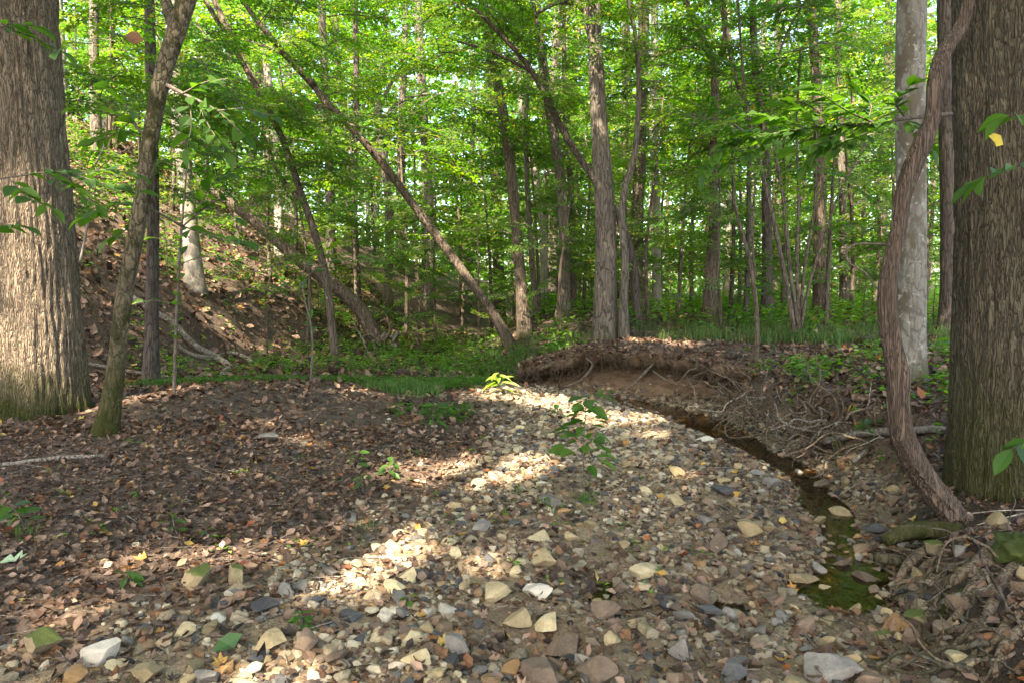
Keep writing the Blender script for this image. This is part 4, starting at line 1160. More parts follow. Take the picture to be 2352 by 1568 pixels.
Vs, Fs, o = [], [], 0
for k in range(520):
    x, y = lr.uniform(-5, 2.5), 2.6 + 7 * lr.uniform() ** 1.4
    if abs(x) > y * .74: continue
    a_ = lr.uniform(0, 6.28); ln = lr.uniform(.06, .3)
    x2, y2 = x + ln * math.cos(a_), y + ln * math.sin(a_)
    z1, z2 = height(np.array([x, x2]), np.array([y, y2]))
    if min(z1, z2) < WATER_Z: continue
    v, f = stick((x, y, z1 + .022), (x2, y2, z2 + .03), lr.uniform(.0015, .0045), .001)
    Vs.append(v); Fs.append(f + o); o += 6
link('fine_twigs', mesh_np('fine_twigs', np.vstack(Vs), np.vstack(Fs), M_FALLEN), kind='stuff', label='thin broken twigs strewn over the litter and gravel', cat='twigs')

# single leaves one can pick out
LEAFMATS = {}
def flat_leaf(c, shape, curl):
    key = (c, shape, curl)
    if key not in LEAFMATS:
        t, f = ((LTL, LTLF), (LT, LTF))[shape]
        t = t.copy(); t[:, 0] -= .5; t[:, 2] = t[:, 2] * curl + .03
        LEAFMATS[key] = mesh_np('leaf', t, f, M_LITTER, np.repeat(np.array(c)[None], len(t), 0), smooth=False)
    return LEAFMATS[key]
cnt = 0
while cnt < 290:
    x, y = lr.uniform(-3.4, 2.2), 2.5 + 4.8 * lr.uniform() ** 1.5
    if abs(x) > y * .7: continue
    z = h1(x, y)
    if z < WATER_Z: continue
    if cnt % 3 == 0 and gravel_mask(np.array([x]), np.array([y]))[0] > .5 and lr.uniform() > .5: continue
    br = lr.uniform() < .24
    c = tuple((BRIGHT[lr.integers(len(BRIGHT))] if br else DEAD[lr.integers(len(DEAD))] * 1.15).tolist())
    o = link('leaf', flat_leaf(c, int(lr.integers(2)), float(lr.choice([.6, 1.2, 2.0]))), ground)
    s = lr.uniform(.038, .078)
    o.location = (x, y, z + .025)
    o.scale = (s, s * .85, s)
    o.rotation_euler = (lr.normal(0, .25), lr.normal(0, .25), lr.uniform(0, 6.28))
    cnt += 1

# ------------------------------------------------------------------ grass and low green plants
def blades(X, Y, hgt, wid, rng, name, label, bend=.6, cols=((.045, .1, .02), (.065, .135, .025), (.035, .08, .02), (.12, .13, .04))):
    n = len(X)
    Z = height(X, Y) - .01
    az = rng.uniform(0, 6.28, n)
    d = np.stack([np.cos(az), np.sin(az), 0 * az], -1); s = np.stack([-np.sin(az), np.cos(az), 0 * az], -1)
    H = hgt * rng.uniform(.5, 1.2, n); B = H * bend * rng.uniform(.3, 1.3, n)
    b = np.stack([X, Y, Z], -1)
    up = np.array([0, 0, 1.0])
    p0, p1 = b - s * wid * .5, b + s * wid * .5
    mid = b + up * (H * .62)[:, None] + d * (B * .35)[:, None]
    p2, p3 = mid - s * wid * .45, mid + s * wid * .45
    p4 = b + up * (H * .9)[:, None] + d * B[:, None]
    V = np.stack([p0, p1, p2, p3, p4], 1).reshape(-1, 3)
    o = (np.arange(n) * 5)[:, None, None]
    F = (o + np.array([(0, 1, 3), (0, 3, 2), (2, 3, 4)])[None]).reshape(-1, 3)
    c = np.array(cols)[rng.integers(0, len(cols), n)] * rng.uniform(.7, 1.3, (n, 1))
    link(name, mesh_np(name, V, F, M_GRASS, np.repeat(c, 5, 0), smooth=False), kind='stuff', label=label, cat='grass')

gr = np.random.default_rng(66)
def patch(n, cx, cy, rx, ry):
    a = gr.uniform(0, 6.28, n); r = np.sqrt(gr.uniform(0, 1, n)) * (1 + .25 * np.sin(a * 3 + cx))
    return cx + rx * r * np.cos(a), cy + ry * r * np.sin(a)
def patches(lst):
    xs, ys = zip(*[patch(*p) for p in lst])
    return np.concatenate(xs), np.concatenate(ys)
def wp(x, y): 
    q = hit(x, y); return q[0], q[1]
X, Y = patches([(4600, 4.6, 11.4, 1.9, .9), (2800, 6.2, 12.6, 2.6, 1.6), (2200, 4.0, 13.5, 1.8, 1.4), (1500, 7.2, 9.5, 1.4, 1.2)])
ok = fbm(X * 1.6, Y * 1.6, 0, 97) + gr.normal(0, .14, len(X)) > .03
X, Y = X[ok], Y[ok]
blades(X, Y, .26, .009, gr, 'grass', 'lush green grass covering the flat above the right bank')
X, Y = patches([(2000, -.3, 14.6, .9, 1.2), (1500, .6, 13.6, .8, .8), (900, -1.6, 13.6, 1.2, 1.4), (350, -3.0, 10.9, 1.8, .7), (150, -4.6, 10.8, 1.0, .5), (700, -.9, 17, .9, 2), (900, *wp(940, 900), .5, .5)])
blades(X, Y, .16, .008, gr, 'wash_grass', 'short grass on the wash up the stream', cols=((.055, .12, .025), (.08, .15, .03), (.045, .1, .022)))
X, Y = patches([(40, *wp(50, 1230), .12, .08), (60, *wp(1350, 1150), .12, .1), (30, *wp(850, 1215), .1, .06), (40, *wp(1300, 1180), .12, .1)])
blades(X, Y, .08, .005, gr, 'grass_wisps', 'thin grass wisps on the leafy gravel edge')

def herbs(X, Y, size, rng, name, label, cols=GREENS, hgt=.1):
    """Low leafy ground cover: small rosettes of leaves."""
    n = len(X); m = 6
    Xr = np.repeat(X, m) + rng.normal(0, size * .8, n * m); Yr = np.repeat(Y, m) + rng.normal(0, size * .8, n * m)
    Z = height(Xr, Yr) + rng.uniform(.1, 1, n * m) * hgt
    D = np.stack([rng.normal(0, 1, n * m), rng.normal(0, 1, n * m), rng.normal(0, .25, n * m)], -1)
    Nn = np.stack([rng.normal(0, .35, n * m), rng.normal(0, .35, n * m), np.ones(n * m)], -1)
    L = size * rng.uniform(.6, 1.3, n * m)
    V, F, idx = leaves_geo(np.stack([Xr, Yr, Z], -1), D, Nn, L, L * rng.uniform(.4, .65, n * m), LEAF_LO)
    c = (cols[rng.integers(0, len(cols), n * m)] * rng.uniform(.7, 1.3, (n * m, 1)))[idx]
    link(name, mesh_np(name, V, F, M_LEAF, c, smooth=False), kind='stuff', label=label, cat='ground cover')
X, Y = patches([(170, -4.6, 10.9, 1.3, .6), (260, -2.9, 10.8, 1.8, .8), (200, -1.3, 10.6, 1.0, 1.0), (60, *wp(1000, 960), .4, .3), (60, *wp(1040, 890), .5, .4), (90, -.5, 10.6, .4, .5)])
herbs(X, Y, .055, gr, 'ground_cover', 'low green plants in the hollow behind the leafy mound', cols=GREENS[:3] * .8, hgt=.12)
X, Y = scatter(5000, -13, 0, 12, 24, 1.0, lambda X, Y: .12 + .88 * (fbm(X * .5, Y * .5, 0, 91) > .02) * (np.abs(X) < Y * .74))
herbs(X, Y, .09, gr, 'hillside_undergrowth', 'green undergrowth scattered over the hillside', hgt=.3)
X, Y = scatter(4200, .5, 16, 12.5, 28, 1.0, lambda X, Y: .2 + .8 * (fbm(X * .6, Y * .6, 0, 92) > 0) * (np.abs(X) < Y * .74))
herbs(X, Y, .12, gr, 'flat_undergrowth', 'green undergrowth on the flat beyond the bank', hgt=.4)
X, Y = scatter(800, 2.9, 6.0, 5.2, 9.8, 1.0, lambda X, Y: .15 + .85 * (fbm(X * 1.5, Y * 1.5, 0, 93) > .1))
herbs(X, Y, .07, gr, 'bank_plants', 'small plants on the leafy slope below the vine', hgt=.16)
X, Y = scatter(260, -3.5, 1.2, 3.4, 9.5, 1.0, lambda X, Y: (fbm(X * 1.3, Y * 1.3, 0, 94) > .05) * .8)
herbs(X, Y, .035, gr, 'tiny_seedlings', 'tiny green seedlings dotted over the leaf litter', hgt=.05)

# ------------------------------------------------------------------ the undercut lip of the bank
lipc = curve_pts([(2.95, 8.9, 0), (2.82, 9.7, 0), (2.45, 10.2, 0), (1.75, 10.72, 0), (1.0, 11.4, 0), (.35, 12.0, 0), (0.0, 12.7, 0)], 150)
ltg = np.gradient(lipc, axis=0); ltg /= np.linalg.norm(ltg, axis=1)[:, None]
lnr = np.stack([ltg[:, 1], -ltg[:, 0], 0 * ltg[:, 0]], -1)       # into the bank
PROF = np.array([(1.15, -.05), (.9, -.015), (.65, .015), (.4, .02), (.15, .0), (-.05, -.045), (-.18, -.1), (-.23, -.17), (-.2, -.25), (-.06, -.31), (.15, -.29), (.45, -.33), (.65, -.37)])
q = np.linspace(0, 1, 150)
ends = (sstep(0, .12, q) * sstep(1, .85, q))[:, None]
dd = PROF[None, :, 0] + (1 - ends) * .45 * (PROF[None, :, 0] < .6) + .26 * fbm(q[:, None] * 16 + 0 * PROF[None, :, 0], PROF[None, :, 1] * 5, 0, 71) + .11 * fbm(q[:, None] * 45 + 0 * PROF[None, :, 0], PROF[None, :, 1] * 12, 0, 72)
LX = lipc[:, None, 0] + lnr[:, None, 0] * dd; LY = lipc[:, None, 1] + lnr[:, None, 1] * dd
inner = height(lipc[:, 0] + lnr[:, 0] * .9, lipc[:, 1] + lnr[:, 1] * .9)
LZ = inner[:, None] + PROF[None, :, 1] + .05 * fbm(LX * 4, LY * 4, PROF[None, :, 1] * 4, 73) + .05 * fbm(LX * 11, LY * 11, PROF[None, :, 1] * 9, 74)
LZ[:, :2] = np.minimum(LZ[:, :2], height(LX[:, :2], LY[:, :2]) - .01)
LV = np.stack([LX, LY, LZ], -1)
i, j = np.meshgrid(np.arange(149), np.arange(len(PROF) - 1), indexing='ij')
a = i * len(PROF) + j
LF = np.stack([a, a + 1, a + len(PROF) + 1, a + len(PROF)], -1).reshape(-1, 4)
lc = np.zeros((LV.shape[0] * LV.shape[1], 3)); lc[:, 1] = np.tile(sstep(-.02, -.16, PROF[:, 1]) * .45, 150)
link('bank_overhang', mesh_np('bank_overhang', LV.reshape(-1, 3), LF, M_GROUND, lc), kind='structure')
# leaves and hanging rootlets on it
n = 2600
ri, rj = lr.integers(0, 149, n), lr.integers(1, 7, n)
f1, f2 = lr.uniform(0, 1, n)[:, None], lr.uniform(0, 1, n)[:, None]
P = LV[ri, rj] * (1 - f1) * (1 - f2) + LV[ri + 1, rj] * f1 * (1 - f2) + LV[ri, rj + 1] * (1 - f1) * f2 + LV[ri + 1, rj + 1] * f1 * f2
P[:, 2] += .008
nn = np.stack([-lnr[ri, 0] * .5 * (rj > 3), -lnr[ri, 1] * .5 * (rj > 3), np.ones(n)], -1) + lr.normal(0, .3, (n, 3))
V, F, idx = leaves_geo(P, lr.normal(0, 1, (n, 3)) * (1, 1, .3), nn, .075 * lr.uniform(.6, 1.3, n), .05 * lr.uniform(.6, 1.3, n), (LT, LTF))
link('overhang_litter', mesh_np('overhang_litter', V, F, M_LITTER, (DEAD[lr.integers(0, len(DEAD), n)] * lr.uniform(.8, 1.3, (n, 1)))[idx], smooth=False), kind='stuff', label='dead leaves on the lip of the undercut bank', cat='leaf litter')
Vs, Fs, o = [], [], 0
for k in range(1500):
    i0 = lr.integers(6, 144); j0 = lr.integers(5, 10)
    a0 = LV[i0, j0]
    ln = lr.uniform(.03, .13) * (1 if lr.uniform() < .85 else 1.8)
    b0 = a0 + np.array([lr.normal(0, .025), lr.normal(0, .025) - .01, -ln])
    v, f = stick(a0 + (0, 0, .01), b0, .005 * lr.uniform(.4, 1.3), .0012)
    Vs.append(v); Fs.append(f + o); o += 6
link('hanging_rootlets', mesh_np('hanging_rootlets', np.vstack(Vs), np.vstack(Fs), M_ROOT), kind='stuff', label='fringe of fine rootlets hanging under the cut bank', cat='rootlets')

# ------------------------------------------------------------------ roots, logs and sticks
def pxs(lst):
    return np.array([[*px(x, y, Y), .5 * w * wcos(x) * Y / FPX] for x, y, w, Y in lst])
def lying(lst, lift=.4):
    """Picture points (x, y, width) of something lying on the ground."""
    out = []
    for x, y, w in lst:
        g = hit(x, y)
        r = .5 * w * g[1] / FPX
        out.append([g[0], g[1], g[2] + r * lift * 2, r])
    return np.array(out)
def wood(name, parts, label, cat, mat, group=None, pname='stem', segs=8, n=26):
    b = parts[0][0][:3].copy()
    t = thing(name, b, label, cat, group)
    for k, P in enumerate(parts):
        P = P.copy(); P[:, :3] -= b
        link(pname if k == 0 else 'offshoot', tube_mesh(pname, [tube(P, n, segs, 0, 1, 5, .22, k + int(abs(b[0]) * 100) % 50, 9)], mat), t)
    return t

wood('fallen_branch', [lying([(304, 690, 14), (340, 717, 15), (400, 753, 16), (444, 800, 17), (494, 830, 17), (512, 868, 14)]), lying([(407, 797, 9), (434, 817, 10), (467, 826, 11), (534, 820, 10), (598, 845, 7)])], 'long grey fallen branch with a side fork at the foot of the hill', 'branch', M_FALLEN)
wood('fallen_branch', [lying([(183, 838, 9), (240, 847, 10), (284, 856, 10), (367, 868, 10), (440, 878, 8)])], 'straight dark fallen branch crossing behind the crooked mossy trunk', 'branch', M_FALLEN)
wood('fallen_log', [lying([(1880, 1030, 15), (1995, 1012, 18), (2085, 1006, 18), (2150, 1004, 17), (2230, 1008, 14)], .9)], 'grey fallen log lying across the bank behind the vine', 'log', M_FALLEN, segs=14)
wood('fallen_branch', [pxs([(1960, 1058, 14, 5.9), (1990, 1035, 15, 6.1), (2016, 1016, 14, 6.3)])], 'short broken branch propped below the fallen log', 'branch', M_FALLEN)
wood('fallen_log', [lying([(1978, 795, 20), (2010, 790, 26), (2055, 788, 28)], .5)], 'short mossy log end poking out behind the vine', 'log', M_MOSSY, segs=14)
wood('stick', [lying([(-20, 1076, 9), (150, 1056, 11), (285, 1050, 6)], .5)], 'pale straight stick at the foot of the crooked mossy trunk', 'stick', M_FALLEN)
wood('stick', [lying([(105, 1360, 4), (200, 1320, 5), (262, 1300, 3)], .8)], 'dark thin stick on the lower left leaf litter', 'stick', M_TWIG)
wood('stick', [lying([(567, 1270, 4), (612, 1284, 5), (710, 1323, 5), (772, 1346, 3)], 1.0), lying([(735, 1330, 4), (740, 1377, 4), (785, 1394, 2)], 1.0)], 'thin forked pale twig left of the sunlit sand', 'stick', M_FALLEN)
wood('stick', [lying([(834, 1284, 8), (880, 1286, 9), (935, 1292, 6)], .6)], 'stubby stick in the sunlit sand', 'stick', M_FALLEN)
wood('stick', [lying([(600, 1430, 4), (700, 1395, 5), (760, 1370, 3)], .8)], 'brown twig crossing the dark flat slab', 'stick', M_TWIG)
wood('stick', [lying([(2160, 857, 6), (2190, 890, 7), (2220, 925, 4)], .9)], 'brown stick on the slope between vine and right edge trunk', 'stick', M_TWIG)
wood('stick', [lying([(1700, 1130, 4), (1760, 1150, 5), (1850, 1165, 3)], 1.0)], 'dark twig lying on the upper gravel bar', 'stick', M_TWIG)
wood('stick', [pxs([(1946, 1322, 5, 4.1), (1975, 1300, 6, 4.1), (2000, 1290, 5, 4.15)])], 'short pale broken stick poking over the pool', 'stick', M_FALLEN)
wood('dead_stem', [pxs([(184, 603, 7, 11.5), (200, 523, 6, 11.5), (213, 394, 5, 11.5), (240, 334, 5, 11.6), (247, 247, 4, 11.6)]), pxs([(213, 400, 4, 11.5), (255, 365, 3, 11.4), (312, 332, 2, 11.3)])], 'thin bleached dead stem between the massive trunk and the crooked trunk', 'dead stem', M_BEECH)
wood('exposed_root', [pxs([(1240, 848, 10, 11.55), (1278, 832, 12, 11.4), (1345, 812, 12, 11.2), (1390, 800, 8, 11.4)])], 'thick root running along the left end of the cut bank', 'root', M_ROOT)
wood('exposed_root', [pxs([(1292, 888, 4, 10.6), (1331, 875, 6, 10.55), (1351, 855, 6, 10.5), (1360, 840, 5, 10.6), (1348, 822, 5, 10.9)])], 'curved root hooking down over the cut bank', 'root', M_ROOT)
wood('exposed_root', [pxs([(1400, 912, 5, 9.9), (1452, 884, 7, 9.9), (1478, 858, 7, 10.0), (1500, 835, 6, 10.3)])], 'straight slanting root propped against the sandy cut', 'root', M_ROOT)
wood('exposed_root', [pxs([(1500, 852, 5, 10.0), (1538, 876, 5, 9.75), (1572, 884, 4, 9.6), (1600, 880, 3, 9.7)])], 'thin root trailing right along the sandy cut', 'root', M_ROOT)

wood('exposed_root', [pxs([(1690, 955, 3, 8.0), (1666, 982, 4, 7.7), (1676, 1004, 4, 7.5), (1720, 1002, 4, 7.4), (1775, 985, 5, 7.4), (1800, 965, 5, 7.6)])], 'thin root looping out over the stream below the leafy bank', 'root', M_ROOT, n=40)
wood('exposed_root', [pxs([(1765, 940, 4, 7.8), (1762, 985, 5, 7.5), (1780, 1010, 5, 7.2), (1830, 1000, 4, 7.1), (1880, 975, 4, 7.2)])], 'thin root hooking down beside the looping root', 'root', M_ROOT, n=40)
wood('exposed_root', [pxs([(1800, 1048, 7, 6.5), (1850, 1030, 8, 6.5), (1890, 1000, 7, 6.7), (1905, 970, 6, 7.0)])], 'slanting root near the water left of the fallen log', 'root', M_ROOT, n=40)
wood('exposed_root', [pxs([(1882, 1075, 6, 6.2), (1884, 1110, 5, 6.0), (1878, 1140, 3, 5.9)])], 'short root hanging straight down to the stream', 'root', M_FALLEN, n=20)
# tangle of thin roots hanging from the right bank over the stream
rr_ = np.random.default_rng(88)
def tangle(name, label, starts, n, rad, seed, step=.09, down=.5, base=None, segs=5, group=None, outw=(-.6, -.5), drift=.6, mn=7, mx=13):
    rng = np.random.default_rng(seed)
    b = np.array(starts[0], float)
    t = thing(name, b, label, 'roots', group)
    for k in range(n):
        s = np.array(starts[rng.integers(len(starts))], float) + rng.normal(0, .09, 3)
        d = unit(np.array([outw[0] + rng.normal(0, drift), outw[1] + rng.normal(0, drift), rng.normal(0, .4)]))
        P = [s]
        for q_ in range(rng.integers(mn, mx)):
            d = unit(d + rng.normal(0, .42, 3) + np.array([outw[0] * .12, outw[1] * .12, -.1 * down]))
            p = P[-1] + d * step * rng.uniform(.6, 1.3)
            g = h1(p[0], p[1])
            if p[2] < max(g, WATER_Z - .03) + .01: p[2] = max(g, WATER_Z - .03) + .012; d[2] = abs(d[2]) * .3
            P.append(p)
        P = np.array(P) - b
        r = rad * rng.uniform(.4, 1.3)
        P = np.hstack([P, np.linspace(r, r * .3, len(P))[:, None]])
        link('root', tube_mesh('root', [tube(P, len(P) * 3, segs, 0, 1, 5, .2, k, 12)], M_ROOT if k % 3 else M_FALLEN), t)
    return t
st = [hit(x, y) + np.array([0, .05, .08]) for x, y in ((1690, 930), (1720, 950), (1760, 955), (1800, 985), (1840, 990), (1880, 1000), (1920, 1010), (1960, 1030), (2000, 1040), (1740, 980))]
tangle('root_tangle', 'tangle of thin bare roots hanging over the stream from the leafy bank', st, 80, .011, 5)
st = [hit(x, y) + np.array([0, .05, .05]) for x, y in ((1260, 862), (1310, 862), (1230, 870), (1350, 862))]
tangle('root_tangle', 'small knot of roots under the left end of the cut bank', st, 16, .012, 6, outw=(-.2, -.5))
st = [np.array(px(x, y, 9.7)) for x, y in ((1600, 850), (1640, 850), (1670, 860), (1570, 850))]
tangle('root_tangle', 'few roots drooping at the right end of the undercut', st, 14, .009, 7, outw=(-.1, -.4), down=1.5)

# the torn up root plate of the toppled trunk
st = [np.array(px(x, y, 18.0)) for x, y in ((870, 790), (885, 800), (880, 810), (895, 800))]
tangle('root_plate', 'grey upturned root plate at the foot of the toppled trunk', st, 22, .085, 8, step=.17, down=1.6, outw=(-.1, -.5), drift=.7, mn=5, mx=9)

# the vine
vb = hit(2262, 1282)
VP = pxs([(2275, 1300, 66, 4.1), (2236, 1249, 66, 4.12), (2190, 1181, 66, 4.15), (2135, 1114, 64, 4.15), (2092, 1046, 62, 4.12), (2070, 990, 58, 4.1), (2062, 930, 56, 4.1), (2062, 870, 58, 4.1), (2050, 800, 52, 4.1), (2040, 740, 50, 4.1), (2038, 673, 50, 4.1),
          (2050, 590, 46, 4.1), (2064, 523, 46, 4.1), (2075, 450, 46, 4.1), (2094, 390, 50, 4.1), (2120, 325, 50, 4.1), (2141, 265, 40, 4.1), (2147, 200, 42, 4.1), (2160, 140, 40, 4.12), (2184, 95, 38, 4.15), (2206, 62, 34, 4.18), (2222, 15, 30, 4.17), (2232, -60, 28, 4.17), (2236, -160, 26, 4.2)])
VP[:, 3] *= .9
VP[0][2] = h1(VP[0][0], VP[0][1]) - .08
t = thing('vine', VP[0][:3], 'thick twisted woody vine snaking up in front of the right edge trunk', 'vine')
P = VP.copy(); P[:, :3] -= VP[0][:3]
def vdisp(th, L, R):
    tw = th + L * 1.4
    return R * (.10 * np.cos(2 * tw + 1.0) + .05 * np.cos(3 * tw) + .10 * vnoise(np.cos(tw) * 5, np.sin(tw) * 5, L * 1.2, 4) + .06 * vnoise(np.cos(tw) * 11, np.sin(tw) * 11, L * 2.2, 6))
link('trunk', tube_mesh('trunk', [tube(P, 320, 56, .45, .16, 3, .06, 2, 4, disp=vdisp)], M_VINE), t)
wood('tendril', [pxs([(2046, 562, 6, 4.15), (2000, 560, 6, 4.2), (1965, 562, 6, 4.25), (1945, 575, 6, 4.25), (1948, 600, 5, 4.25), (1985, 625, 5, 4.2), (2005, 650, 5, 4.2), (2030, 685, 5, 4.15)])], 'thin looping tendril curling left of the vine', 'tendril', M_TWIG, n=40)

# roots of the right edge trunk, washed out beside the pool
R1 = [([(2240, 1222, 22, 4.2), (2290, 1208, 22, 4.25), (2370, 1172, 22, 4.3)], M_VINE), ([(2205, 1218, 40, 4.15), (2140, 1216, 42, 4.1), (2075, 1222, 38, 4.05), (2035, 1240, 26, 4.0)], M_MOSSY),
      ([(2190, 1290, 20, 4.0), (2100, 1292, 30, 3.95), (2010, 1278, 22, 3.95)], M_DARK), ([(2150, 1303, 14, 3.8), (2200, 1312, 16, 3.8), (2280, 1322, 18, 3.85)], M_ROOT),
      ([(2260, 1318, 30, 3.75), (2240, 1345, 30, 3.65), (2215, 1385, 28, 3.55), (2196, 1425, 22, 3.45)], M_ROOT), ([(2375, 1395, 12, 3.2), (2335, 1450, 13, 3.15), (2300, 1511, 14, 3.1), (2325, 1552, 15, 3.0), (2370, 1575, 15, 2.95)], M_FALLEN),
      ([(2300, 1511, 9, 3.1), (2285, 1506, 8, 3.1), (2240, 1520, 6, 3.1)], M_FALLEN), ([(2205, 1415, 8, 3.4), (2245, 1465, 9, 3.2), (2268, 1512, 9, 3.1), (2272, 1580, 8, 2.95)], M_FALLEN),
      ([(2322, 1222, 13, 3.9), (2306, 1256, 13, 3.8), (2325, 1290, 12, 3.7), (2370, 1310, 12, 3.6)], M_ROOT), ([(2120, 1330, 12, 3.8), (2070, 1335, 10, 3.75), (2040, 1372, 6, 3.6)], M_ROOT), ([(2170, 1350, 10, 3.7), (2110, 1380, 8, 3.6), (2080, 1420, 5, 3.5)], M_ROOT),
      ([(2290, 1250, 34, 4.05), (2250, 1290, 36, 3.95), (2200, 1330, 34, 3.85), (2150, 1345, 20, 3.8)], M_ROOT), ([(2330, 1300, 30, 3.8), (2290, 1350, 30, 3.7), (2270, 1410, 26, 3.6), (2230, 1470, 16, 3.45)], M_ROOT), ([(2130, 1260, 22, 3.95), (2090, 1290, 22, 3.85), (2060, 1340, 14, 3.75), (2050, 1370, 8, 3.7)], M_ROOT),
      ([(2240, 1440, 24, 3.4), (2180, 1450, 22, 3.35), (2130, 1480, 14, 3.25)], M_ROOT), ([(2320, 1420, 24, 3.4), (2290, 1470, 26, 3.3), (2230, 1530, 16, 3.1)], M_ROOT),
      ([(2352, 1250, 26, 4.0), (2300, 1270, 28, 3.9), (2240, 1300, 26, 3.8), (2180, 1300, 18, 3.8)], M_ROOT), ([(2310, 1330, 22, 3.7), (2260, 1360, 24, 3.6), (2200, 1370, 20, 3.6), (2140, 1400, 12, 3.5)], M_FALLEN), ([(2280, 1390, 20, 3.5), (2250, 1430, 22, 3.4), (2190, 1490, 18, 3.25), (2150, 1540, 10, 3.1)], M_ROOT),
      ([(2352, 1440, 26, 3.3), (2310, 1480, 28, 3.2), (2290, 1540, 24, 3.05), (2300, 1600, 20, 2.9)], M_ROOT), ([(2180, 1270, 26, 4.0), (2130, 1300, 26, 3.9), (2110, 1350, 20, 3.75), (2075, 1390, 10, 3.6)], M_ROOT), ([(2230, 1340, 18, 3.7), (2170, 1400, 20, 3.55), (2160, 1450, 16, 3.4), (2110, 1500, 8, 3.2)], M_MOSSY)]
b = np.array(px(2240, 1222, 4.2))
t = thing('washed_out_roots', b, 'washed out roots of the right edge trunk hanging over the pool', 'roots')
for k, (lst, mt) in enumerate(R1):
    lst = [(x_, y_, w_ * 1.15, min(Y_, hit(min(x_, 2351), min(y_, 1567))[1] - .25 * w_ * Y_ / FPX)) for x_, y_, w_, Y_ in lst]
    P = pxs(lst); P[:, :3] -= b
    link('root', tube_mesh('root', [tube(P, 36, 12, 0, 1, 5, .3, k + 3, 14)], mt), t)
rng = np.random.default_rng(4)
for k in range(46):
    u_, v_ = rng.uniform(2040, 2350), rng.uniform(1240, 1560)
    s = np.array(px(u_, v_, hit(u_, v_)[1] - rng.uniform(0, .12))) - b
    d = unit(np.array([rng.normal(-.4, .5), rng.normal(-.5, .4), rng.normal(-.2, .5)]))
    P = [s]
    for q_ in range(8):
        d = unit(d + rng.normal(0, .28, 3) + (0, 0, -.05)); P.append(P[-1] + d * .055)
    r = rng.uniform(.003, .013)
    link('root', tube_mesh('root', [tube(np.hstack([np.array(P), np.linspace(r, r * .3, 9)[:, None]]), 22, 5, 0, 1, 5, .2, k, 12)], (M_ROOT, M_DARK, M_DARK)[k % 3]), t)
for k, (pl, lab) in enumerate(([(2232, 1178, 4, 4.0), (2290, 1172, 4, 4.0), (2375, 1170, 4, 4.0)], 'thin upper straight stick in front of the right edge trunk'), ) if False else enumerate((([(2232, 1178, 4, 4.0), (2290, 1172, 4, 4.0), (2375, 1170, 4, 4.0)], 'upper of two thin straight sticks in front of the right edge trunk'), ([(2245, 1204, 4, 3.95), (2300, 1190, 4, 3.95), (2375, 1172, 5, 3.95)], 'lower of two thin straight sticks in front of the right edge trunk'))):
    wood('stick', [pxs(pl)], lab, 'stick', M_FALLEN)
MV, MF = stone_geo(77, 4, 1, (.8, .9), .5)
MV = MV * (1 + .1 * fbm(MV[:, 0] * 9, MV[:, 1] * 9, MV[:, 2] * 9, 5)[:, None])
o = link('stone', mesh_np('stone', MV, MF, STONES['moss']), label='mossy green hummock in the bottom right corner', cat='stone', group='large stones of the stream bed')
p = px(2345, 1375, 3.45)
put_stone(o, p[0], p[1], .17, .15, .12, .45, .05)

# ------------------------------------------------------------------ leafy branches and seedlings near the camera, leaf by leaf
NEAR_GREEN = [(.05, .12, .018), (.07, .15, .022), (.04, .095, .02), (.085, .17, .025), (.06, .13, .03)]
NLEAF = []
_t = np.array([0, .1, .25, .42, .6, .78, .91, 1.0]); _w = np.array([0, .2, .4, .5, .46, .29, .12, 0])
_zz = -.16 * _t ** 2
NV = [(t_, 0, z_) for t_, z_ in zip(_t, _zz)] + [(t_, w_, z_ + .16 * w_) for t_, w_, z_ in zip(_t[1:-1], _w[1:-1], _zz[1:-1])] + [(t_, -w_, z_ + .16 * w_) for t_, w_, z_ in zip(_t[1:-1], _w[1:-1], _zz[1:-1])]
NF = []
for sgn, o_ in ((1, 8), (-1, 14)):
    fs = [(0, 1, o_)] + [f_ for k_ in range(5) for f_ in ((k_ + 1, k_ + 2, o_ + k_ + 1), (k_ + 1, o_ + k_ + 1, o_ + k_))] + [(6, 7, o_ + 5)]
    NF += fs if sgn > 0 else [f_[::-1] for f_ in fs]
LEAF_NEAR = (np.array(NV), np.array(NF))
for k, c in enumerate(NEAR_GREEN):
    for wd in (.42, .55):
        v = LEAF_NEAR[0].copy(); v[:, 1] *= wd; v[:, 2] *= .8 + .6 * (k % 2)
        NLEAF.append(mesh_np('leaf', v, LEAF_NEAR[1], M_LEAF, np.repeat(np.array(c)[None], len(v), 0), smooth=False))
def near_leaf(parent, p, d, nrm, L, k, mesh=None):
    d = unit(np.asarray(d, float)); s = unit(np.cross(nrm, d)); nn_ = np.cross(d, s)
    o = link('leaf', mesh or NLEAF[k % len(NLEAF)], parent)
    M = Matrix([[d[i] * L, s[i] * L, nn_[i] * L, p[i]] for i in range(3)] + [[0, 0, 0, 1]])
    o.matrix_local = M
    return o
